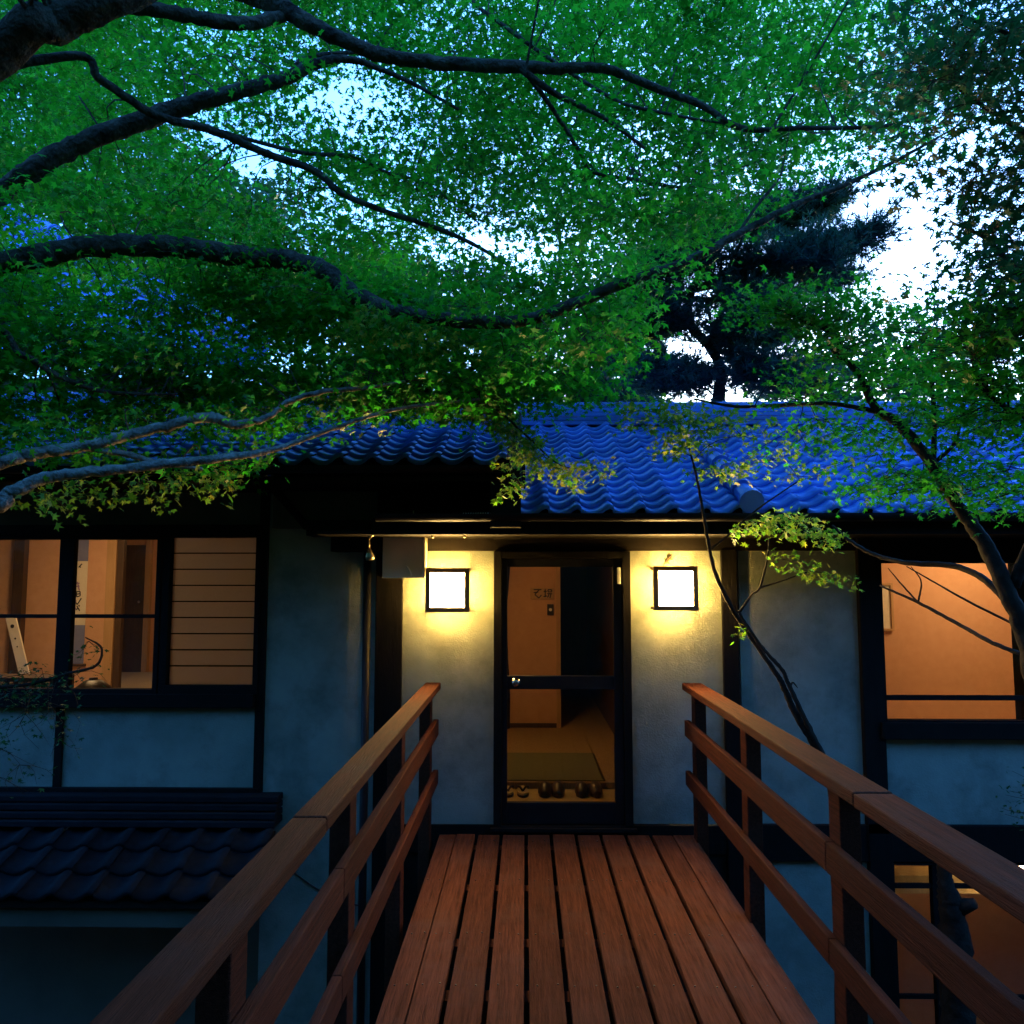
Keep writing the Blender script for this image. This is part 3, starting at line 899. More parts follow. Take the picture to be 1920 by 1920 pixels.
for px, lb_ in ((952, 'straw sandal half hidden behind the black door stile'), (980, 'whole straw sandal with dark thong seen through the door glass')):
    slipper(foot(px, yS), yS, lb_, 'pair of straw sandals', 'straw', 'leather', True, 0.03)
for px, lb_ in ((1022, 'dark slipper standing right next to the straw sandals'), (1046, 'second dark slipper away from the straw sandals'),
                (1091, 'third dark slipper away from the straw sandals'), (1116, 'dark slipper farthest from the straw sandals')):
    slipper(foot(px, yS), yS, lb_, 'dark slippers on the entry floor', 'leather', 'leather', False, random.uniform(-.07, .07))

# hanging scroll, tall sign board and planter in the left room
s0, s1 = at(118, 1100, 8.27).x, at(161, 1100, 8.27).x
def zz(py): return at(140, py, 8.27).z
sc = thing('hanging_scroll', 'tall hanging scroll with blue bands and brushed writing on the orange wall', 'scroll', ((s0 + s1) / 2, 8.3, zz(1300)))
yb_ = 8.285
MB().box(s0, s1, yb_, yb_ + 0.006, zz(1052), zz(990)).build('upper_band', 'scroll_blue', sc)
MB().box(s0, s1, yb_, yb_ + 0.006, zz(1172), zz(1052) - 0.001).build('paper_sheet', 'paper', sc)
MB().box(s0, s1, yb_, yb_ + 0.006, zz(1245), zz(1172) - 0.001).build('lower_band', 'scroll_blue', sc)
MB().tube([(s0 - 0.03, yb_ - 0.008, zz(1247)), (s1 + 0.03, yb_ - 0.008, zz(1247))], 0.014, 10).build('roller', 'dark_wood_panel', sc)
cx = at(146, 1100, 8.27).x
strokes(sc, cx, zz(1061), yb_ - 0.002, 0.03, [(-.3, -.5, .8, .7), (0, -.3, .5, -.5)], 'ink', 'brush_mark')
strokes(sc, cx - 0.03, zz(1099), yb_ - 0.002, 0.05, [(-.8, .5, .8, .6), (0, 1, -.3, -.9), (-.8, -.2, .8, 0), (.3, .9, .8, -.9)], 'ink_violet', 'brush_mark')
strokes(sc, cx, zz(1114), yb_ - 0.002, 0.035, [(-.6, .7, .5, .8), (.5, .8, .6, -.5), (.6, -.5, -.4, -.8), (-.4, -.8, -.6, .7), (-.5, 0, .5, .1)], 'ink', 'brush_mark')
strokes(sc, cx, zz(1129), yb_ - 0.002, 0.05, [(-.9, .6, -.1, -.5), (-.1, -.5, .7, .8), (.2, -.6, .4, -.9)], 'ink', 'brush_mark')
strokes(sc, cx, zz(1141), yb_ - 0.002, 0.03, [(-.3, .9, .2, .1), (.2, .1, .8, -.8), (-.6, -.4, .1, 0)], 'ink', 'brush_mark')
strokes(sc, cx - 0.05, zz(1130), yb_ - 0.002, 0.11, [(-.4, .6, .1, .9), (-.4, .2, .3, .1), (-.5, -.3, .2, -.1), (-.2, -.8, .3, -.5)], 'ink_violet', 'brush_mark', 0.03)

ba = at(20, 1155, 7.6); bb = at(38, 1230, 7.6)
sb = thing('standing_board', 'leaning white notice board with small stamped marks behind the window', 'board', (bb.x, 7.6, LZ))
dv = Vector((bb.x - ba.x, 0, bb.z - ba.z)); top = Vector((ba.x, 7.6, ba.z)); k = (LZ - ba.z) / dv.z
bot = top + dv * k
MB().obox((top + bot) / 2, (bot - top) / 2, (0.05, 0, 0), (0, 0.01, 0)).build('face', 'paper', sb, 0.002)
for t_, r_ in ((0.10, 0.018), (0.22, 0.009), (0.3, 0.007)):
    p = top + (bot - top) * t_
    MB().tube([(p.x, 7.5895, p.z), (p.x, 7.587, p.z)], [r_, r_], 12).build('stamp', 'ink', sb)
# low planter with slatted front just inside the left window
px0, px1 = at(-60, 1290, 6.1).x, at(95, 1290, 6.1).x
ztop = at(20, 1272, 6.1).z
pl = thing('planter', 'dark slatted planter box inside the left window', 'planter', ((px0 + px1) / 2, 6.2, LZ))
MB().box(px0, px1, 6.14, 6.42, LZ, ztop).build('case', 'dark_wood_panel', pl, 0.004)
for k in range(9):
    x = px0 + 0.04 + k * (px1 - px0 - 0.08) / 8
    MB().box(x - 0.012, x + 0.012, 6.115, 6.139, LZ + 0.05, ztop - 0.03).build('slat', 'light_wood', pl, 0.002)
c = at(168, 1290, 6.3)
vz = thing('round_jar', 'dark rounded jar inside the left window', 'jar', (c.x, 6.35, LZ))
MB().tube([(c.x, 6.35, LZ), (c.x, 6.35, LZ + 0.10), (c.x, 6.35, c.z - 0.12), (c.x, 6.35, c.z + 0.0), (c.x, 6.35, c.z + 0.055), (c.x, 6.35, c.z + 0.06)], [0.10, 0.13, 0.16, 0.13, 0.06, 0.02], 20).build('body', 'leather', vz, smooth=True)
MB().tube([(c.x, 6.35, c.z + 0.06), (c.x, 6.35, c.z + 0.075)], [0.035, 0.03], 14).build('lid', 'leather', vz)

# framed picture in the right room
f0, f1 = at(1628, 1138, 7.28), at(1675, 1138, 7.28)
zt, zb = at(1660, 1093, 7.28).z, at(1660, 1183, 7.28).z
fp = thing('framed_picture', 'framed ink picture on the orange wall behind the right window', 'picture', ((f0.x + f1.x) / 2, 7.3, (zt + zb) / 2))
t = 0.022
m = MB().box(f0.x, f1.x, 7.27, 7.299, zt - t, zt).box(f0.x, f1.x, 7.27, 7.299, zb, zb + t).box(f0.x, f0.x + t, 7.271, 7.299, zb + t, zt - t).box(f1.x - t, f1.x, 7.271, 7.299, zb + t, zt - t)
m.build('frame', 'light_wood', fp, 0.002)
MB().box(f0.x + t, f1.x - t, 7.285, 7.29, zb + t, zt - t).build('sheet', 'paper', fp)
strokes(fp, f1.x - 0.13, (zt + zb) / 2 + 0.08, 7.283, 0.05, [(-.6, .8, .2, .9), (.1, .8, -.2, -.6), (-.5, 0, .4, .1), (.2, -.3, .3, -.9)], 'ink', 'brush_mark', 0.02)
strokes(fp, f1.x - 0.125, (zt + zb) / 2 - 0.06, 7.283, 0.06, [(-.5, .7, .3, .8), (.2, .8, .4, -.2), (-.4, -.1, .4, -.3), (.1, -.2, -.2, -1), (-.3, -.7, .4, -.8)], 'ink', 'brush_mark', 0.022)

# loose cable under the bridge on the lower wall
c0, c1 = at(540, 1628, Y0 - 0.02), at(690, 1702, Y0 - 0.02)
m = MB()
pts = []
for t in np.linspace(0, 1, 12):
    p = c0 + (c1 - c0) * t
    pts.append((p.x, Y0 - 0.012, p.z - 0.05 * math.sin(math.pi * t)))
tag(m.tube(pts, 0.006, 6).build('wall_cable', 'leather', None, smooth=True), 'thin black cable sagging across the plaster wall beside the footbridge', 'cable')

# ------------------------------------------------------------------ footbridge
bridge = thing('footbridge', 'reddish brown timber footbridge with slatted railings leading to the door', 'bridge', (0.27, 2.5, 0))
XB0, XB1 = -0.585, 1.135
YE0, YE1 = -0.6, 5.60
edges = [XB0, -0.47, -0.332, -0.165, 0.003, 0.171, 0.339, 0.507, 0.675, 0.843, 0.99, XB1]
for i in range(len(edges) - 1):
    thin_l = i in (0, 1, 10) ; 
    gl_ = 0.003 if i in (1, 10) else 0.011
    gr_ = 0.003 if i in (0, 9) else 0.011
    if i == 0: gl_ = 0
    if i == 10: gr_ = 0
    ends = [YE0] + ([random.uniform(0.4, 1.6)]) + [YE1 - random.uniform(0, 0.02)]
    for j in range(len(ends) - 1):
        za = random.gauss(0, 0.0015)
        a = 0.002
        MB().box(edges[i] + gl_, edges[i + 1] - gr_, ends[j] + a, ends[j + 1] - a, -0.038 + za, za).build('plank', 'red_wood', bridge, 0.0045)
# nail heads in one mesh per joist row
JY = [5.45, 4.75, 4.05, 3.55, 3.2, 2.4, 1.6, 0.8, 0.0]
for jy in JY:
    MB().box(XB0 + 0.03, XB1 - 0.03, jy - 0.045, jy + 0.045, -0.14, -0.0425).build('joist', 'rail_wood', bridge)
for jy in JY[:7]:
    m = MB()
    for i in range(len(edges) - 1):
        for fx in (0.25, 0.75):
            x = edges[i] + (edges[i + 1] - edges[i]) * fx + random.uniform(-.008, .008)
            y = jy + random.uniform(-.012, .012)
            m.tube([(x, y, 0.0), (x, y, 0.0035)], [0.0042, 0.0038], 6)
    o = m.build('nail_heads', 'leather', bridge); o['kind'] = 'stuff'
for x in (XB0 + 0.10, XB1 - 0.17):
    MB().box(x, x + 0.10, YE0, YE1, -0.36, -0.1405).build('stringer', 'timber', bridge, 0.004)
for x in (XB0 + 0.1, XB1 - 0.17):
    MB().box(x, x + 0.1, 3.0, 3.1, GZ - 0.1, -0.36).build('pier', 'timber', bridge, 0.004)

def railing(side):
    xi = XB0 if side < 0 else XB1 - 0.06
    s = side
    rl = bpy.data.objects.new('railing', None); COL.objects.link(rl); rl.parent = bridge
    # top rail in two lengths with a butt joint
    joint = 2.42 if s < 0 else 2.72
    for k, (a, b) in enumerate(((joint + 0.0015, 5.60), (YE0, joint - 0.0015))):
        MB().box(xi, xi + s * (0.105 if s < 0 else 0.135), a, b, 0.965 - 0.002 * k, 1.012 - 0.002 * k).build('handrail', 'rail_wood', rl, 0.007)
    xb = xi + s * 0.012
    for z0, z1 in ((0.655, 0.762), (0.330, 0.425)):
        for (a, b) in ((joint + 0.3, 5.60), (YE0, joint + 0.297)):
            MB().box(xb, xb + s * 0.036, a, b, z0, z1).build('rail_board', 'rail_wood', rl, 0.005)
    for y in (5.48, 4.24, 3.02, 1.84, 0.64, -0.52):
        MB().box(xb + s * 0.0365, xb + s * 0.112, y - 0.055, y + 0.055, -0.34, 0.9625).build('post', 'rail_wood', rl, 0.005)
    return rl
railing(-1)
railing(1)

# ------------------------------------------------------------------ leaves and trees
def leaf_template(lobes=7):
    if lobes == 7:
        ang = [-128, -88, -43, 0, 43, 88, 128]; ln = [0.42, 0.74, 0.95, 1.0, 0.95, 0.74, 0.42]; nr = 0.36
    else:
        ang = [-105, -52, 0, 52, 105]; ln = [0.62, 0.92, 1.0, 0.92, 0.62]; nr = 0.40
    ring = [(0.0, -0.10, 0.0)]
    for i, (a, r) in enumerate(zip(ang, ln)):
        t = R(a)
        ring.append((math.sin(t) * r, math.cos(t) * r, -0.16 * r * r))
        if i < len(ang) - 1:
            t2 = R((a + ang[i + 1]) / 2)
            q = nr * (0.75 + 0.35 * min(r, ln[i + 1]))
            ring.append((math.sin(t2) * q, math.cos(t2) * q, 0.03))
    v = np.array([(0, 0.02, 0.0)] + ring) * 0.5
    n = len(ring)
    f = np.array([(0, 1 + k, 1 + (k + 1) % n) for k in range(n)])
    f = f[:, ::-1]
    return v, f
LV7, LF7 = leaf_template(7)
LV5, LF5 = leaf_template(5)

def frames(n, tilt, droop_dir=None):
    """random leaf frames: mostly level, tipped by `tilt`"""
    nrm = np.stack([rng.normal(0, tilt, n), rng.normal(0, tilt, n), np.ones(n)], 1)
    nrm /= np.linalg.norm(nrm, axis=1, keepdims=True)
    a = rng.uniform(0, 2 * np.pi, n)
    d = np.stack([np.cos(a), np.sin(a), np.zeros(n)], 1)
    d -= nrm * (d * nrm).sum(1, keepdims=True)
    d /= np.linalg.norm(d, axis=1, keepdims=True)
    x = np.cross(d, nrm)
    return x, d, nrm

def leaf_mesh(C, size, fr, tmpl, off):
    V, F = tmpl
    x, y, z = fr
    n = len(C)
    P = (C[:, None, :] + size[:, None, None] * (V[None, :, 0:1] * x[:, None, :] + V[None, :, 1:2] * y[:, None, :] + V[None, :, 2:3] * z[:, None, :]))
    P = P.reshape(-1, 3) - np.array(off)
    Fc = (F[None] + (np.arange(n) * len(V))[:, None, None]).reshape(-1, 3)
    return mesh_np('leaves', P, Fc)

def batch_proj(C):
    Rm = np.array(ROT.transposed())
    q = (C - np.array(EYE)) @ Rm.T
    z = -q[:, 2]
    zs = np.where(z > 0.05, z, 0.05)
    return 960 + FPX * q[:, 0] / zs, 960 - FPX * q[:, 1] / zs, z

class Tree:
    def __init__(s, name, label, loc, bark, leaf, cat='tree', tmpl=(LV5, LF5), group=None, root=None):
        s.root = root or thing(name, label, cat, loc, group)
        s.bark = bark; s.leaf = leaf; s.tmpl = tmpl
        s.used = {}
        s.nodes = []            # points on limbs where twigs can start
        s.C = []; s.sz = []; s.fr = []
        s.tw = MB()
    def limb(s, pts, name='limb', sub=9, n=11, wob=0.09, bark=None, jit=0.07):
        """rows (x,y,z,r) in metres"""
        sp = spline(pts, sub)
        if jit:
            sp[1:-1, :3] += rng.normal(0, jit, (len(sp) - 2, 3)) * sp[1:-1, 3:4]
        m = MB().tube([p[:3] for p in sp], [max(0.0015, p[3]) for p in sp], n, True, wob)
        m.build(name, bark or s.bark, s.root, smooth=True)
        s.nodes += [(p[:3], p[3]) for p in sp]
        return sp
    def plimb(s, pts, start=None, **k):
        """rows (px, py, depth, width in photograph pixels), optional world starting rows"""
        rows = list(start or [])
        for px, py, Y, wpx in pts:
            p = at(px, py, Y)
            rows.append((p.x, p.y, p.z, 0.5 * wpx * Y / FPX))
        return s.limb(rows, **k)
    def twig(s, a, b, r0, r1, n=5, sag=0.05, k=5):
        a = np.array(a, float); b = np.array(b, float)
        L = np.linalg.norm(b - a)
        mid = rng.normal(0, 0.11 * L, 3)
        pts = []
        for t in np.linspace(0, 1, k):
            pts.append(a + (b - a) * t + mid * math.sin(math.pi * t) + np.array([0, 0, sag * L * math.sin(math.pi * t)]))
        s.tw.tube(pts, [r0 + (r1 - r0) * t for t in np.linspace(0, 1, k)], n, False)
        return np.array(pts)
    def pad(s, c, rad, n, thick=0.06, size=0.05, tilt=0.38, asp=1.0, attach=True, ntw=6, droop=0.10, maxlen=1.3):
        """a level spray of leaves round c, carried by a branchlet from the nearest limb"""
        c = np.array(c, float)
        hub = c.copy()
        if attach and s.nodes:
            P = np.array([q[0] for q in s.nodes])
            d = np.linalg.norm((P - c) * np.array([1, 1, 1.3]), axis=1)
            if s.used:
                ks = np.fromiter(s.used.keys(), int); d[ks] += 0.12 * np.fromiter(s.used.values(), float)
            i = int(np.argmin(d))
            s.used[i] = s.used.get(i, 0) + 1
            if d[i] < maxlen:
                a = P[i]
                out = c - a
                hub = c - out / (np.linalg.norm(out) + 1e-6) * min(rad * 0.6, np.linalg.norm(out) * 0.5)
                r0 = min(s.nodes[i][1] * 0.7, 0.0025 + 0.004 * d[i])
                if rng.uniform() < 0.4:
                    s.twig(a, hub, max(0.0022, r0 * 0.8), 0.0018, sag=0.12, k=6)
        ends = []
        a0 = rng.uniform(0, 6.28)
        for k in range(ntw):
            a = a0 + 6.28 * k / ntw + rng.normal(0, 0.3)
            rr = rad * rng.uniform(0.75, 1.05)
            e = c + np.array([math.cos(a) * rr, math.sin(a) * rr * asp, -droop * rad * rng.uniform(0.3, 1.6)])
            ends.append(s.twig(hub, e, 0.0019, 0.0009, 3, 0.06, 4))
        per = max(1, n // ntw)
        for pts in ends:
            t = np.sqrt(rng.uniform(0.02, 1.0, per)) * (len(pts) - 1.001)
            i = t.astype(int); fct = (t - i)[:, None]
            base = pts[i] * (1 - fct) + pts[i + 1] * fct
            lat = rad * 0.26
            off = np.stack([rng.normal(0, lat, per), rng.normal(0, lat * asp, per), rng.normal(0, thick, per)], 1)
            s.C.append(base + off)
            s.sz.append(size * rng.uniform(0.6, 1.2, per))
            s.fr.append(frames(per, tilt))
    def finish(s, singles=300, twig_name='twigs', crown='crown'):
        off = np.array(s.root.location)
        if s.tw.v:
            o = s.tw.build(twig_name, s.bark, s.root); o['kind'] = 'stuff'
        C = np.concatenate(s.C); sz = np.concatenate(s.sz)
        fr = [np.concatenate([f[k] for f in s.fr]) for k in range(3)]
        keep = np.ones(len(C), bool)
        if singles:
            px, py, z = batch_proj(C)
            score = np.where((px > 0) & (px < 1920) & (py > 0) & (py < 1920) & (z > 0.5), sz / np.maximum(z, 0.1), 0)
            idx = np.argsort(-score)[:singles]
            V, F = s.tmpl
            me = mesh_np('leaf', V, F)
            me.materials.append(MATS[s.leaf])
            for i in idx:
                if score[i] <= 0: continue
                o = link('leaf', me, None, s.root)
                mtx = Matrix(((fr[0][i][0] * sz[i], fr[1][i][0] * sz[i], fr[2][i][0] * sz[i], C[i][0] - off[0]),
                              (fr[0][i][1] * sz[i], fr[1][i][1] * sz[i], fr[2][i][1] * sz[i], C[i][1] - off[1]),
                              (fr[0][i][2] * sz[i], fr[1][i][2] * sz[i], fr[2][i][2] * sz[i], C[i][2] - off[2]),
                              (0, 0, 0, 1)))
                o.matrix_basis = mtx
                keep[i] = False
        me = leaf_mesh(C[keep], sz[keep], [f[keep] for f in fr], s.tmpl, off)
        o = link(crown, me, s.leaf, s.root)
        o['kind'] = 'stuff'
        return len(C)

def roof_z(x, y):
    """height of the roofs below a point, so that sprays stay clear of the tiles"""
    if x > xr0:
        return rE + max(0, (min(y, rty) - 5.1)) * 0.45 + (0.25 if y > rty - 0.3 else 0) if y > 4.9 else -9
    return lE + max(0, (min(y, lty) - 5.0)) * 0.43 + (0.25 if y > lty - 0.3 else 0) if y > 4.8 else -9

def inside(x, y, E_, gx=0, gy=0):
    return any(((x - a) / (rx + gx)) ** 2 + ((y - b) / (ry + gy)) ** 2 < 1 for a, b, rx, ry in E_)

# ---- the big maple left of the bridge
mp_ = Tree('maple_tree', 'large maple beside the footbridge whose limbs arch over the roofs', (-4.5, 3.6, GZ), 'bark', 'leaf_maple')
mp_.limb([(-4.5, 3.6, GZ - 0.1, 0.26), (-4.35, 3.65, -1.6, 0.21), (-4.2, 3.7, 0.2, 0.19), (-3.95, 3.75, 1.9, 0.18), (-3.7, 3.75, 3.2, 0.16), (-3.3, 3.6, 4.0, 0.13), (-2.9, 3.4, 4.6, 0.10), (-2.2, 3.3, 5.3, 0.07), (-1.5, 3.3, 5.8, 0.04)], name='trunk', n=14, wob=0.05)
TK = lambda z, r: {1.9: (-3.95, 3.75, 1.9, r), 2.6: (-3.8, 3.75, 2.6, r), 3.2: (-3.7, 3.75, 3.2, r), 4.0: (-3.3, 3.6, 4.0, r), 4.6: (-2.9, 3.4, 4.6, r)}[z]
mp_.plimb([(0, 95, 3.2, 78), (110, 45, 3.2, 70), (240, -10, 3.2, 60), (420, -90, 3.3, 45), (700, -160, 3.4, 30)], [TK(3.2, 0.10)])
mp_.plimb([(-40, 395, 4.3, 40), (60, 318, 4.3, 40), (180, 258, 4.35, 38), (320, 208, 4.4, 36), (440, 172, 4.4, 30), (540, 145, 4.45, 26), (590, 120, 4.45, 22), (660, 112, 4.5, 14), (760, 150, 4.6, 9), (860, 205, 4.8, 6)], [TK(2.6, 0.09)])
mp_.plimb([(545, 150, 4.45, 12), (570, 110, 4.5, 10), (660, 98, 4.6, 8), (760, 90, 4.8, 5)])
mp_.plimb([(60, 40, 3.6, 34), (200, 12, 3.7, 30), (330, 25, 3.8, 28), (450, 45, 3.9, 26), (530, 30, 4.0, 24)], [TK(4.0, 0.08)])
mp_.plimb([(430, -30, 4.0, 40), (520, 10, 4.0, 36), (600, 55, 4.0, 32), (700, 98, 4.05, 28), (800, 116, 4.1, 26), (940, 124, 4.15, 25), (1040, 128, 4.2, 22), (1140, 130, 4.25, 18), (1230, 165, 4.3, 16), (1310, 195, 4.35, 14), (1390, 240, 4.4, 12), (1500, 240, 4.4, 9), (1660, 236, 4.4, 7), (1760, 205, 4.4, 4)], [(-2.2, 3.3, 4.9, 0.06)])
mp_.plimb([(975, 128, 4.15, 14), (1040, 175, 4.2, 12), (1130, 220, 4.3, 9), (1215, 282, 4.4, 6)])
mp_.plimb([(985, 135, 4.15, 10), (1040, 210, 4.5, 9), (1090, 290, 4.7, 8), (1110, 322, 4.8, 7), (1180, 335, 4.9, 7), (1285, 352, 5.0, 6), (1330, 335, 5.0, 4), (1430, 300, 5.1, 3)])
mp_.plimb([(880, 0, 4.6, 8), (960, 60, 4.6, 8), (1060, 130, 4.6, 8), (1160, 190, 4.6, 7), (1260, 215, 4.6, 6), (1360, 232, 4.7, 4)])
mp_.plimb([(-60, 520, 4.1, 44), (60, 485, 4.15, 44), (150, 465, 4.2, 42), (300, 462, 4.25, 42), (440, 478, 4.3, 40), (560, 492, 4.3, 38), (620, 515, 4.2, 38), (670, 556, 4.15, 34), (740, 582, 4.1, 28), (840, 600, 4.05, 26), (960, 604, 4.0, 25), (1050, 580, 4.0, 23), (1160, 535, 4.0, 20), (1290, 488, 4.05, 17), (1400, 430, 4.1, 14), (1500, 380, 4.15, 12), (1600, 340, 4.2, 9), (1720, 280, 4.2, 6), (1830, 215, 4.2, 3)], [TK(2.6, 0.085)])
mp_.plimb([(1385, 437, 4.1, 7), (1420, 385, 4.15, 6), (1460, 335, 4.2, 5), (1470, 300, 4.2, 3)])
mp_.plimb([(120, 105, 3.9, 18), (190, 150, 4.0, 17), (290, 215, 4.2, 16), (400, 245, 4.4, 16), (500, 288, 4.5, 15), (590, 320, 4.6, 14), (640, 362, 4.65, 13), (720, 395, 4.7, 11), (850, 440, 4.8, 9), (940, 490, 4.9, 6), (1000, 540, 5.0, 4)], [TK(4.0, 0.05)])
mp_.plimb([(430, 252, 4.5, 8), (560, 285, 4.9, 8), (660, 295, 5.0, 7), (730, 325, 5.0, 6), (800, 345, 5.1, 4), (900, 420, 5.2, 3)])
mp_.plimb([(-60, 640, 3.9, 14), (40, 665, 3.9, 13), (110, 705, 4.0, 11), (200, 735, 4.1, 8), (330, 740, 4.2, 4)], [TK(1.9, 0.05)])
# lower limbs with pale bark
mp_.plimb([(-60, 885, 3.75, 26), (60, 852, 3.8, 24), (160, 836, 3.85, 22), (260, 812, 3.9, 20), (385, 783, 3.95, 20), (440, 796, 4.0, 17), (500, 783, 4.05, 12), (540, 755, 4.1, 11), (600, 735, 4.1, 10), (680, 728, 4.15, 8), (760, 715, 4.2, 5)], [TK(1.9, 0.07)], bark='bark_pale', jit=0.10, wob=0.11, sub=12)
mp_.plimb([(-60, 960, 3.6, 30), (20, 925, 3.6, 28), (90, 895, 3.65, 22), (200, 882, 3.7, 20), (330, 868, 3.8, 18), (450, 855, 3.9, 15), (530, 838, 4.0, 11), (620, 805, 4.1, 9), (740, 768, 4.2, 7), (900, 748, 4.3, 5)], [TK(1.9, 0.07)], bark='bark_pale', jit=0.10, wob=0.11, sub=12)
mp_.plimb([(140, 838, 3.85, 12), (230, 850, 3.9, 12), (300, 868, 3.95, 10), (380, 880, 4.0, 6)], bark='bark_pale', jit=0.10, wob=0.11, sub=12)

HOLES = [(500, 335, 60, 42), (640, 175, 75, 40), (930, 465, 55, 22), (520, 350, 40, 40), (860, 20, 40, 18),
         (45, 425, 60, 20), (200, 540, 60, 8), (320, 588, 40, 6), (440, 648, 36, 8), (70, 740, 110, 6),
         (640, 835, 140, 36), (360, 822, 60, 22), (1230, 295, 22, 14)]
LACY = [(420, 250, 170, 80), (650, 440, 120, 90), (860, 440, 100, 50), (450, 60, 140, 60), (720, 220, 110, 70), (620, 60, 60, 30), (210, 110, 70, 40), (980, 470, 90, 70)]
cnt = 0
for gy in range(-90, 860, 47):
    for gx_ in range(-120, 1760, 88):
        for layer in range(6):
            x = gx_ + random.uniform(-44, 44) + (44 if (gy // 47) % 2 else 0); y = gy + random.uniform(-26, 26)
            if layer > 3 and not (x < 960 and 540 < y < 790):
                continue
            if inside(x, y, HOLES, 34, 14):
                continue
            if x > 1170 and y > 552 - (x - 1130) * 0.49 + 10:      # below the lowest limb on the right: pine and open sky
                continue
            if x > 1480 and y > 265 and layer > 0:
                continue
            if inside(x, y, LACY) and random.random() < 0.62:
                continue
            if x > 1400 and random.random() < 0.35:
                continue
            if (y > 690 and x > 1120) or (y > 770 and x > 1000):
                continue
            if y > 775 and x > 520:
                continue
            if y > 800 and random.random() < 0.45:
                continue
            if y > 520:
                D = random.uniform(4.45, 4.85) if random.random() > 0.12 else random.uniform(3.8, 4.3)
            else:
                D = random.choice((random.uniform(4.75, 5.4), random.uniform(4.9, 6.2), random.uniform(5.4, 7.4))) if random.random() > 0.06 else random.uniform(3.8, 4.4)
            p = at(x, y, D)
            if p.z < roof_z(p.x, p.y) + 0.15:
                p = at(x, y, 4.6)
            r = random.uniform(0.22, 0.36) * (0.75 + D / 18)
            mp_.pad(p, r, int(random.uniform(78, 114) * (r / 0.3) ** 2), thick=0.045, size=random.uniform(0.060, 0.084), tilt=0.85, ntw=5)
            cnt += 1
# unseen rest of the crown over the bridge, added to darken walls and rails
for _ in range(190):
    x, y, z = random.uniform(-5.5, 3.5), random.uniform(-4.0, 2.9), random.uniform(4.2, 6.0)
    mp_.pad((x, y, z), random.uniform(0.4, 0.6), 80, 0.08, 0.148, 0.5, ntw=3, maxlen=3.0)
for _ in range(60):
    x, y, z = random.uniform(-3.0, 3.2), random.uniform(-2.0, 1.3), random.uniform(3.5, 4.5)
    mp_.pad((x, y, z), random.uniform(0.35, 0.5), 90, 0.07, 0.108, 0.5, ntw=4, maxlen=3.0)
# the drooping sprays before the roof, lantern light put into their leaf colour
n_main = mp_.finish(300)
print('maple pads', cnt, 'leaves', n_main)

yl = Tree(None, None, (0, 0, 0), 'bark', 'leaf_lamplit', root=mp_.root)
yl.nodes = list(mp_.nodes)
yl.plimb([(860, 752, 4.3, 5), (925, 765, 4.5, 5), (985, 815, 4.65, 4), (1050, 872, 4.7, 3), (1110, 880, 4.7, 2)], n=6)
for px, py, Y, r, k in ((925, 755, 4.7, 0.14, 60), (955, 790, 4.7, 0.13, 55), (985, 825, 4.7, 0.13, 55), (1015, 855, 4.7, 0.12, 45), (1045, 880, 4.7, 0.10, 26), (1110, 870, 4.7, 0.13, 30), (960, 860, 4.7, 0.15, 34), (955, 910, 4.72, 0.11, 24), (1075, 905, 4.7, 0.10, 16), (905, 770, 4.7, 0.12, 34), (350, 898, 4.0, 0.14, 26), (420, 900, 4.0, 0.12, 22), (260, 915, 3.9, 0.14, 26), (160, 905, 3.8, 0.14, 26), (80, 925, 3.7, 0.13, 22), (660, 620, 4.05, 0.14, 40), (760, 640, 4.05, 0.16, 40), (860, 640, 4.05, 0.12, 20), (560, 520, 4.1, 0.12, 20), (700, 590, 4.0, 0.10, 18)):
    yl.pad(at(px, py, Y), r, int(k * 3.0), 0.03, 0.062, 0.9, ntw=4, droop=0.5)
yl.finish(0, 'drooping_twigs', 'lamplit_leaves')

# ---- a taller maple behind the roofs
bm = Tree('maple_tree', 'tall dense maple rising behind the two roof ridges', (-0.3, 9.2, GZ), 'bark_dark', 'leaf_maple', tmpl=(LV5, LF5))
bm.limb([(-0.3, 9.2, GZ - 0.1, 0.2), (-0.35, 9.2, 1.5, 0.16), (-0.2, 9.1, 3.9, 0.06)], name='trunk', n=10)
bm.limb([(-0.2, 9.1, 3.8, 0.04), (0.4, 8.7, 5.4, 0.02), (-0.1, 8.6, 6.8, 0.012)])
bm.limb([(-0.25, 9.1, 3.6, 0.05), (-1.6, 8.9, 4.8, 0.03), (-3.0, 8.8, 5.6, 0.02)])
bm.limb([(-0.2, 9.1, 4.2, 0.05), (1.2, 8.9, 5.2, 0.03), (2.4, 8.8, 5.8, 0.02)])
for gy in range(-100, 540, 40):
    for gx_ in range(20, 1640, 74):
        x = gx_ + random.uniform(-50, 50); y = gy + random.uniform(-28, 28)
        if inside(x, y, HOLES, 62, 34) or (inside(x, y, LACY) and random.random() < 0.6):
            continue
        if x > 1100 and y > 552 - (x - 1130) * 0.49 - 40:
            continue
        D = random.uniform(7.9, 9.6)
        bm.pad(at(x, y, D), random.uniform(0.42, 0.62), 112, 0.10, 0.13, 0.9, ntw=4, maxlen=1.8)
bm.finish(0)

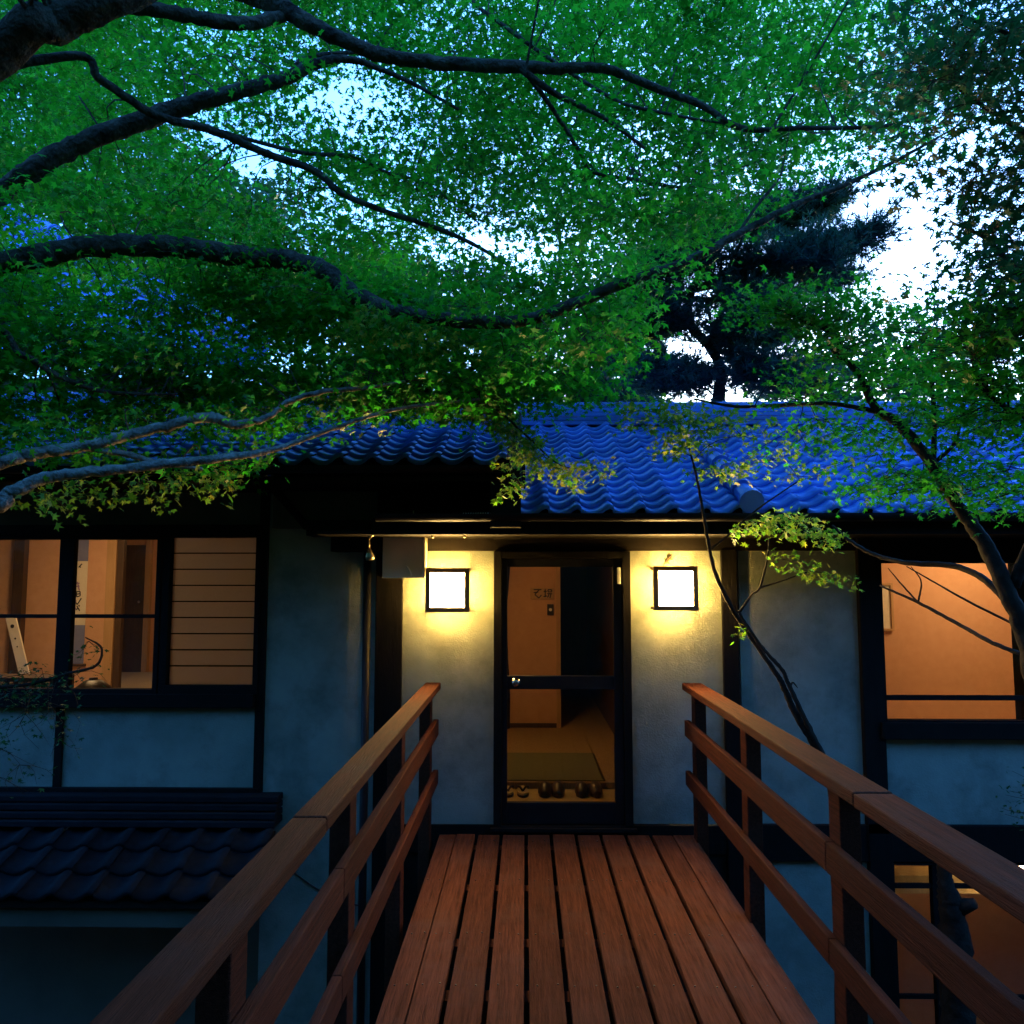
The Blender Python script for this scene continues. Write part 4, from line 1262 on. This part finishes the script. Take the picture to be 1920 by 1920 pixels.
# ---- the maple on the right
rm = Tree('maple_tree', 'leaning maple standing outside the right-hand window with a dark slanting trunk', (2.7, 3.7, GZ), 'bark_dark', 'leaf_maple')
b = at(1985, 1420, 3.7)
rm.plimb([(1960, 1330, 3.7, 40.9), (1925, 1200, 3.7, 35.6), (1880, 1090, 3.7, 30.4), (1840, 1010, 3.75, 26.4), (1790, 940, 3.8, 22.4), (1740, 860, 3.85, 19.8), (1690, 800, 3.9, 18.5), (1640, 762, 3.95, 15.8), (1610, 700, 4.0, 13.2), (1565, 660, 4.0, 9.2), (1545, 625, 4.05, 5.3)],
         [(2.75, 3.7, GZ - 0.1, 0.10), (2.72, 3.7, -1.2, 0.08), (2.62, 3.7, 0.4, 0.06)], name='trunk', n=12)
rm.plimb([(1645, 772, 3.95, 10), (1560, 757, 4.0, 8), (1460, 760, 4.2, 7), (1380, 762, 4.4, 6), (1300, 748, 4.5, 4)])
rm.plimb([(1750, 868, 3.85, 10), (1752, 800, 3.85, 9), (1748, 720, 3.85, 8), (1745, 640, 3.85, 5)])
rm.plimb([(1755, 865, 3.85, 8), (1790, 832, 3.85, 7), (1800, 800, 3.9, 4)])
rm.plimb([(1570, 660, 4.0, 9), (1568, 630, 4.0, 7), (1500, 600, 4.1, 4)])
rm.plimb([(1905, 1150, 3.72, 14.0), (1850, 1090, 3.9, 12.6), (1790, 1062, 4.1, 11.2), (1700, 1055, 4.3, 9.1), (1640, 1040, 4.5, 7.7), (1590, 1012, 4.6, 6.3), (1560, 985, 4.65, 3.5)])
rm.plimb([(1930, 1232, 3.75, 8.4), (1860, 1205, 3.9, 7.7), (1800, 1172, 4.1, 7.0), (1722, 1130, 4.3, 5.6), (1650, 1098, 4.5, 3.5)])
rm.plimb([(1905, 1172, 3.75, 4.9), (1820, 1130, 3.9, 4.2), (1740, 1085, 4.1, 2.8), (1700, 1062, 4.2, 2.1)])
rm.plimb([(1722, 1130, 4.3, 3.5), (1690, 1095, 4.35, 2.8), (1665, 1065, 4.4, 1.4)])
rm.plimb([(1722, 1128, 4.3, 3.5), (1727, 1090, 4.3, 2.8), (1708, 1062, 4.3, 1.4)])
rm.plimb([(1900, 1100, 3.7, 22), (1950, 960, 3.6, 20), (1960, 860, 3.5, 16), (1930, 790, 3.4, 12), (1880, 760, 3.35, 9), (1830, 720, 3.3, 5)])
SPR = []
for x, y, sp, Y, k in ((1440, 560, 55, 4.1, 9), (1520, 580, 60, 4.05, 10), (1600, 575, 60, 4.0, 10), (1560, 640, 60, 4.0, 9), (1660, 600, 50, 4.0, 8),
                       (1500, 700, 50, 4.1, 4), (1580, 720, 60, 4.0, 4), (1690, 690, 60, 3.9, 7), (1760, 680, 60, 3.8, 8), (1840, 690, 60, 3.5, 9), (1720, 760, 60, 3.9, 7), (1800, 780, 60, 3.7, 8), (1880, 800, 60, 3.4, 9),
                       (1700, 900, 55, 3.9, 5), (1760, 930, 50, 3.9, 5), (1840, 880, 60, 3.6, 7), (1900, 920, 50, 3.4, 6), (1650, 830, 50, 4.0, 3), (1560, 850, 60, 4.2, 3), (1620, 905, 50, 4.1, 3), (1550, 810, 50, 4.2, 3), (1910, 700, 40, 3.3, 8), (1850, 620, 60, 3.2, 10), (1900, 560, 50, 3.0, 12)):
    for _ in range(k):
        SPR.append((x + random.gauss(0, sp * 0.6), y + random.gauss(0, sp * 0.35), Y + random.gauss(0, 0.12), random.uniform(0.17, 0.27), 58, 0.060))
for x, y, D, r, n, sz in SPR:
    rm.pad(at(x, y, D), r, n, 0.035, sz, 0.75, ntw=5, maxlen=1.6)
n_r = rm.finish(300)
print('right maple', n_r)

# ---- a nearer maple on the right, backlit darkness put into its leaf colour
dk = Tree('maple_tree', 'near maple over the right railing with backlit darkness put into its leaf colour', (3.3, 2.4, GZ), 'bark_dark', 'leaf_dark', tmpl=(LV7, LF7))
dk.limb([(3.3, 2.4, GZ - 0.1, 0.13), (3.25, 2.45, -0.8, 0.11), (3.1, 2.5, 1.2, 0.09), (2.9, 2.6, 2.6, 0.07), (2.6, 2.7, 3.6, 0.05), (2.2, 2.75, 4.2, 0.03)], name='trunk', n=12)
dk.plimb([(1985, 640, 3.0, 16), (1930, 540, 2.95, 12), (1850, 450, 2.9, 8), (1790, 420, 2.9, 4)], [(2.9, 2.6, 2.6, 0.03)])
dk.plimb([(1990, 330, 2.9, 16), (1920, 250, 2.85, 12), (1830, 190, 2.8, 8), (1740, 120, 2.8, 4)], [(2.6, 2.7, 3.6, 0.03)])
dk.plimb([(1960, 80, 2.8, 10), (1880, 60, 2.8, 8), (1780, 20, 2.8, 4)], [(2.4, 2.72, 3.9, 0.02)])
# close, dark sprays in the upper right corner
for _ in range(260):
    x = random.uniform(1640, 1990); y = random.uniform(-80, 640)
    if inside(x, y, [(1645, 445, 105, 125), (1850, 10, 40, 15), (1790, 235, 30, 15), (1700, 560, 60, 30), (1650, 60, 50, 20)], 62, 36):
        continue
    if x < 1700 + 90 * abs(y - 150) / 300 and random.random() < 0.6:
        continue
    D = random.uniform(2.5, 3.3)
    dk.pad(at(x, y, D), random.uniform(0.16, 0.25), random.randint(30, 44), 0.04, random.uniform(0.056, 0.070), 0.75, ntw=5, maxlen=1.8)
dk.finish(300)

# ---- twin-stemmed sapling by the railing
sp_ = Tree('maple_sapling', 'thin twin-stemmed maple sapling growing between the railing and the wall', at(1575, 1900, 5.1) * 1 + Vector((0, 0, -2.0)), 'bark_dark', 'leaf_lamplit')
sp_.root.location = (at(1572, 1700, 5.1).x, 5.1, GZ)
x_ = at(1572, 1700, 5.1).x
sp_.plimb([(1570, 1640, 5.1, 18.7), (1560, 1480, 5.1, 15.8), (1530, 1405, 5.1, 14.4), (1490, 1335, 5.1, 12.2), (1470, 1290, 5.1, 10.8), (1455, 1262, 5.1, 9.4), (1415, 1205, 5.1, 8.6), (1378, 1150, 5.08, 8.6), (1345, 1085, 5.0, 7.2), (1330, 1030, 4.9, 6.5), (1320, 970, 4.8, 5.8), (1305, 890, 4.75, 4.3), (1285, 815, 4.7, 2.9)],
          [(x_ + 0.02, 5.1, GZ - 0.05, 0.05), (x_, 5.1, -1.2, 0.046)], name='trunk', n=8, wob=0.12)
sp_.plimb([(1545, 1420, 5.06, 10.1), (1505, 1340, 5.06, 9.4), (1478, 1282, 5.06, 7.9), (1466, 1255, 5.06, 7.2), (1430, 1215, 5.06, 6.5), (1395, 1165, 5.05, 5.8), (1385, 1145, 5.05, 4.3)], n=8, wob=0.15)
sp_.plimb([(1480, 1295, 5.08, 4.3), (1486, 1280, 5.08, 3.6), (1496, 1290, 5.08, 1.4)], n=6)
sp_.plimb([(1385, 1150, 5.08, 5.8), (1410, 1115, 5.05, 4.3), (1425, 1100, 5.0, 4.3), (1440, 1040, 4.9, 3.6), (1442, 990, 4.85, 2.2)], n=6)
sp_.plimb([(1425, 1102, 5.0, 3.6), (1470, 1088, 4.9, 2.9), (1520, 1072, 4.85, 2.2), (1570, 1080, 4.8, 1.4)], n=6)
sp_.plimb([(1333, 1030, 4.9, 4.3), (1370, 1000, 4.85, 4.3), (1420, 955, 4.8, 3.6), (1500, 900, 4.7, 2.2)], n=6)
for px, py, Y, r, k in ((1470, 975, 4.75, 0.16, 60), (1520, 995, 4.75, 0.15, 60), (1430, 985, 4.75, 0.10, 30), (1550, 1000, 4.75, 0.11, 34), (1400, 1000, 4.75, 0.08, 14), (1500, 1060, 4.8, 0.11, 22), (1560, 1080, 4.8, 0.13, 30), (1470, 1045, 4.8, 0.09, 12),
                        (1240, 770, 4.6, 0.22, 80), (1300, 760, 4.6, 0.22, 80), (1210, 750, 4.6, 0.16, 50), (1360, 780, 4.6, 0.18, 50), (1290, 830, 4.6, 0.2, 50), (1340, 880, 4.65, 0.16, 34), (1250, 840, 4.65, 0.16, 34), (1420, 800, 4.5, 0.17, 34), (1400, 880, 4.6, 0.17, 36), (1310, 800, 4.6, 0.2, 44), (1440, 850, 4.5, 0.18, 34), (1190, 790, 4.6, 0.14, 24), (1385, 1188, 5.05, 0.05, 8), (1380, 1000, 4.85, 0.06, 8), (1520, 880, 4.6, 0.18, 34)):
    sp_.pad(at(px, py, Y), r, int(k * 2.1), 0.03, 0.06, 0.85, ntw=4, droop=0.2, maxlen=1.4)
sp_.finish(300)

# ---- low shrub before the left window
sb_ = Tree('window_shrub', 'dark leafy shrub reaching up before the left window', (-3.3, 4.4, GZ), 'bark_dark', 'leaf_dark', cat='shrub')
sb_.limb([(-3.3, 4.4, GZ - 0.05, 0.04), (-3.36, 4.4, -1.4, 0.035), (-3.32, 4.4, 0.0, 0.03), (-3.25, 4.4, 0.7, 0.022), (-3.05, 4.4, 1.08, 0.014), (at(-20, 1290, 4.4).x, 4.4, at(-20, 1290, 4.4).z, 0.012)], name='trunk', n=8)
sb_.plimb([(-20, 1290, 4.4, 8), (60, 1282, 4.4, 7), (130, 1262, 4.4, 6), (180, 1248, 4.4, 5), (190, 1215, 4.4, 4), (160, 1195, 4.4, 2)], n=6)
for px, py, r, k in ((40, 1245, 0.14, 46), (10, 1260, 0.16, 50), (75, 1250, 0.11, 30), (165, 1205, 0.10, 26), (150, 1262, 0.13, 34), (110, 1285, 0.14, 40), (60, 1310, 0.16, 46), (100, 1345, 0.15, 34), (50, 1370, 0.15, 30), (20, 1410, 0.15, 26), (60, 1440, 0.12, 18), (10, 1300, 0.2, 60), (20, 1460, 0.12, 14), (120, 1400, 0.1, 10)):
    sb_.pad(at(px, py, 4.4), r, k, 0.03, 0.045, 0.6, ntw=4, droop=0.6)
sb_.finish(200)
# small shrub at the right edge below the window
sr_ = Tree('wall_shrub', 'dark shrub tip at the foot of the wall panel under the right window', (3.25, 4.9, GZ), 'bark_dark', 'leaf_dark', cat='shrub')
sr_.limb([(3.25, 4.9, GZ - 0.05, 0.03), (3.22, 4.9, -1.2, 0.025), (3.2, 4.9, -0.1, 0.018), (3.14, 4.9, 0.35, 0.008)], name='trunk', n=8)
for px, py, r, k in ((1925, 1490, 0.12, 40), (1905, 1520, 0.09, 26), (1940, 1450, 0.12, 36), (1930, 1530, 0.12, 34)):
    sr_.pad(at(px, py, 4.9), r, k, 0.05, 0.04, 0.7, ntw=4)
sr_.finish(100)
# pruned mossy trunk before the lower window
pt_ = thing('pruned_trunk', 'gnarled dark pruned trunk standing before the lower lit window', 'tree trunk', (at(1785, 1900, 5.25).x, 5.25, GZ))
rows = []
for px, py, wpx in ((1800, 1980, 60), (1795, 1880, 52), (1790, 1800, 58), (1788, 1740, 46), (1780, 1690, 40), (1772, 1650, 26), (1768, 1605, 22)):
    p = at(px, py, 5.25); rows.append((p.x, p.y, p.z, 0.5 * wpx * 5.25 / FPX))
spn = spline([(rows[0][0] + 0.02, 5.25, GZ - 0.1, 0.14)] + rows, 6)
MB().tube([q[:3] for q in spn], [q[3] for q in spn], 12, True, 0.16).build('stem', 'bark_dark', pt_, smooth=True)
p = at(1800, 1700, 5.25)
MB().tube([(p.x - 0.03, 5.25, p.z - 0.02), (p.x + 0.02, 5.2, p.z + 0.03), (p.x + 0.05, 5.17, p.z + 0.05)], [0.05, 0.045, 0.035], 9, True, 0.12).build('stub', 'bark_dark', pt_, smooth=True)

# ------------------------------------------------------------------ behind the inn
# house with a hipped roof
hb = thing('hipped_house', 'larger neighbouring house with a blue hipped tile roof behind the leaves', 'building', (-9.5, 15.0, GZ))
A = at(480, 664, 11.0); Bp = at(-5, 398, 15.0)
u = Bp - A
A_l = Vector((A.x - 14, A.y, A.z)); B_l = Vector((Bp.x - 5, Bp.y, Bp.z))
# tiled front slope as ribbed courses
nrow, ncol = 22, 60
vs = []; fs = []
def slope_pt(s, t):
    a = A + u * t
    l = A_l + (B_l - A_l) * t
    return a + (l - a) * s
nx = 360
nrm = (A_l - A).cross(u).normalized()
if nrm.z < 0: nrm = -nrm
for r in range(nrow):
    for (t, h) in ((r / nrow, 0.05), ((r + 1) / nrow, 0.0)):
        for i in range(nx + 1):
            s = i / nx
            vs.append(tuple(slope_pt(s, t) + nrm * (h + 0.035 * math.sin(2 * math.pi * i / 6))))
    b0_ = r * 2 * (nx + 1)
    for i in range(nx):
        fs.append((b0_ + i, b0_ + i + 1, b0_ + nx + 1 + i + 1, b0_ + nx + 1 + i))
hroof = MB().add(vs, fs).build('roof', 'tile_blue', hb, smooth=True)
A_b = Vector((A.x, A.y + 8, A.z))
dn = nrm * -0.06
MB().add([A + dn, A_l + dn, B_l + dn, Bp + dn, A + dn * 3, A_l + dn * 3, B_l + dn * 3, Bp + dn * 3], [(0, 1, 2, 3), (7, 6, 5, 4), (0, 4, 5, 1), (1, 5, 6, 2), (2, 6, 7, 3), (3, 7, 4, 0)]).build('roof_deck', 'tile_blue', hroof)
MB().add([A, A_b, Bp], [(0, 1, 2)]).build('side_slope', 'tile_blue', hroof)
# hip ridge: stacked courses and round caps
sd = Vector((u.y, -u.x, 0)).normalized()
for k in range(3):
    c = (A + Bp) / 2 + nrm * (0.06 + 0.075 * k)
    MB().obox(c, u / 2, sd * (0.17 - 0.03 * k), nrm * 0.03).build('ridge_course', 'tile_blue', hroof, 0.01)
ul = u.normalized()
L = u.length
k = 0.0
while k < L:
    a = A + ul * k + nrm * 0.28
    MB().tube([a, a + ul * 0.06, a + ul * 0.061, a + ul * 0.42], [0.125, 0.125, 0.10, 0.095], 10).build('ridge_cap', 'tile_blue', hroof)
    k += 0.40
e = A - ul * 0.05 + nrm * 0.2
MB().tube([e - ul * 0.12, e - ul * 0.1, e + ul * 0.02], [0.16, 0.2, 0.2], 14).build('ridge_end', 'tile_blue', hroof)
MB().box(A.x - 13.4, A.x - 0.6, A.y + 0.7, A.y + 7, GZ, A.z - 0.15).build('wall', 'plaster_olive', hb)
for k in range(5):
    xw = A.x - 1.6 - k * 2.3
    wdw = MB().box(xw - 1.2, xw, A.y + 0.66, A.y + 0.75, A.z - 2.0, A.z - 0.8).build('window', 'timber', hb)
    MB().box(xw - 1.12, xw - 0.08, A.y + 0.64, A.y + 0.655, A.z - 1.92, A.z - 0.88).build('pane', 'leather', wdw)

# trees on the slope behind
def bg_tree(px, py, D, rx, rz_, n, label, leaf='leaf_far', size=0.16, blobs=16, top=None):
    top = top or at(px, py, D)
    size *= 1.8; n = int(n * 1.1)
    base = Vector((top.x, top.y, gz(top.x, top.y)))
    t = Tree('hillside_tree', label, base, 'bark_dark', leaf, tmpl=(LV5, LF5), group='trees behind the houses')
    t.limb([(base.x, base.y, base.z - 0.2, 0.22), (base.x + 0.2, base.y, (base.z + top.z) / 2, 0.16), (top.x, top.y, top.z - rz_ * 0.5, 0.08), (top.x, top.y, top.z + rz_ * 0.4, 0.03)], name='trunk', n=8)
    for _ in range(blobs):
        a = random.uniform(0, 6.28); h = random.uniform(-1, 1)
        q = math.sqrt(max(0.05, 1 - h * h)) * random.uniform(0.5, 1)
        c = np.array([top.x + rx * q * math.cos(a), top.y + rx * q * math.sin(a), top.z + rz_ * h])
        br = rx * random.uniform(0.3, 0.5)
        m = n // blobs
        d = rng.normal(0, 1, (m, 3)); d /= np.linalg.norm(d, axis=1, keepdims=True)
        rr = br * rng.uniform(0.5, 1.05, (m, 1))
        t.C.append(c + d * rr * np.array([1, 1, 0.7])); t.sz.append(size * rng.uniform(0.7, 1.3, m)); t.fr.append(frames(m, 0.8))
    t.finish(0)
bg_tree(310, 470, 20, 2.6, 2.6, 3600, 'bluish round-crowned tree beside the end of the hip ridge')
bg_tree(440, 470, 17, 2.0, 1.9, 3200, 'teal leafy tree rising below the gap of open sky', size=0.15)
bg_tree(200, 330, 24, 3.6, 3.4, 3600, 'tall dark tree behind the upper end of the hip ridge', size=0.2)
bg_tree(20, 200, 26, 4.2, 4.0, 3400, 'highest dark tree behind the hipped house', size=0.22)
bg_tree(560, 600, 15, 1.9, 1.5, 2800, 'rounded green tree behind the left roof', size=0.13)
bg_tree(700, 640, 16, 1.9, 1.5, 2800, 'rounded green tree between the two roof ridges', size=0.13)
bg_tree(860, 650, 15, 1.8, 1.3, 2800, 'dark rounded tree behind the start of the right roof', size=0.13)
bg_tree(1560, 730, 15, 1.3, 0.7, 2200, 'low bluish tree behind the ridge right of the pine', 'needle', size=0.13)
bg_tree(1760, 700, 16, 1.6, 1.0, 2400, 'dark tree behind the far end of the right ridge', 'needle', size=0.13)
bg_tree(1170, 705, 14, 1.1, 0.7, 2200, 'low bluish tree behind the ridge left of the pine', 'needle', size=0.12)
bg_tree(1010, 680, 14, 1.3, 0.9, 2000, 'low dark tree beside the pine behind the right roof', size=0.12)

for x, y, z, r, lab in ((-7, -6.5, 7, 3.6, 'unseen broad tree on the bank, added to darken the walls'), (-1.5, -9, 9.5, 3.8, 'unseen tall tree behind the camera, added to darken the walls'), (4.5, -7, 7.5, 3.6, 'unseen broad tree across from the footbridge, added to darken the walls'),
                        (9, -2, 2.5, 3.2, 'leafy tree on the slope beyond the leaning maple'), (-10, 0, 2.5, 3.2, 'unseen leafy tree behind the large maple, added to darken the left wall'), (-4.4, 0.4, 1.6, 1.9, 'unseen evergreen beside the large maple, added to keep sky light off the left wall'), (-3.4, 2.2, 0.2, 1.0, 'unseen evergreen bush added to shade the lower left wall and pent roof'), (10, 6, 2.0, 2.8, 'leafy tree beyond the right end of the inn')):
    bg_tree(0, 0, 0, r, r * 0.9, 2000, lab, size=0.32, top=Vector((x, y, z)))  # unseen trees behind the camera and at left, added to darken the walls

# pine behind the right roof
base = at(1335, 900, 10.5)
pn = Tree('pine_tree', 'dark blue-green layered pine behind the right roof against the pale sky', (base.x, 10.5, GZ), 'bark_dark', 'needle')
pn.plimb([(1345, 790, 10.5, 26), (1352, 700, 10.5, 20), (1330, 650, 10.5, 18), (1290, 600, 10.5, 17), (1300, 540, 10.5, 14), (1340, 480, 10.5, 11), (1380, 420, 10.5, 7)], [(base.x, 10.5, GZ - 0.1, 0.16), (base.x, 10.5, 1.0, 0.13)], name='trunk', n=10)
PB = [((1352, 705), (1240, 690), (1160, 690)), ((1290, 610), (1200, 640), (1110, 650)), ((1300, 560), (1220, 560), (1150, 575)), ((1320, 640), (1420, 640), (1490, 625)),
      ((1340, 480), (1440, 490), (1540, 470)), ((1540, 470), (1590, 460), (1635, 440)), ((1360, 450), (1450, 430), (1520, 400)), ((1520, 400), (1545, 385), (1570, 370)), ((1330, 500), (1240, 510), (1180, 530)),
      ((1330, 650), (1430, 690), (1520, 700)), ((1440, 490), (1520, 530), (1580, 530)), ((1300, 560), (1400, 570), (1480, 575)), ((1380, 430), (1330, 420), (1280, 440)), ((1352, 700), (1290, 720), (1220, 722)), ((1300, 600), (1180, 610), (1090, 625)), ((1340, 480), (1280, 480), (1220, 490)), ((1320, 640), (1380, 610), (1440, 600)), ((1352, 690), (1440, 720), (1540, 725)), ((1290, 600), (1240, 600), (1190, 590)), ((1440, 490), (1500, 470), (1560, 500)), ((1380, 430), (1440, 400), (1480, 380)), ((1300, 545), (1380, 530), (1450, 540))]
nv = []; nf = []
def needle_tuft(c, d, n=18, L=0.13):
    d = np.array(d); d /= np.linalg.norm(d)
    for _ in range(n):
        q = d * rng.uniform(0.3, 1.0) + rng.normal(0, 0.55, 3)
        q /= np.linalg.norm(q)
        sdv = np.cross(q, rng.normal(0, 1, 3)); sdv /= np.linalg.norm(sdv)
        l = L * rng.uniform(0.7, 1.2); b_ = len(nv)
        nv.append(c - sdv * 0.007); nv.append(c + sdv * 0.007); nv.append(c + q * l)
        nf.append((b_, b_ + 1, b_ + 2))
for br in PB:
    Yb = 10.5 + random.uniform(-0.7, 0.7)
    rows = [(*at(x, y, 10.5 if i == 0 else Yb), r) for i, ((x, y), r) in enumerate(zip(br, (0.04, 0.028, 0.012)))]
    s_ = pn.limb(rows, sub=8, n=6)
    for p in s_[3:]:
        for _ in range(15):
            e = p[:3] + np.array([rng.normal(0, 0.20), rng.normal(0, 0.30), rng.normal(0.05, 0.11)])
            pn.tw.tube([p[:3], (p[:3] + e) / 2 + np.array([0, 0, -0.01]), e], [0.008, 0.006, 0.004], 3, False)
            dd = e - p[:3] + np.array([0, 0, 0.12])
            for f_ in (0.45, 0.75, 1.0):
                needle_tuft(p[:3] + (e - p[:3]) * f_, dd, 13)
o = pn.tw.build('twigs', 'bark_dark', pn.root); o['kind'] = 'stuff'
me = mesh_np('needles', np.array(nv) - np.array(pn.root.location), np.array(nf))
o = link('needles', me, 'needle', pn.root); o['kind'] = 'stuff'
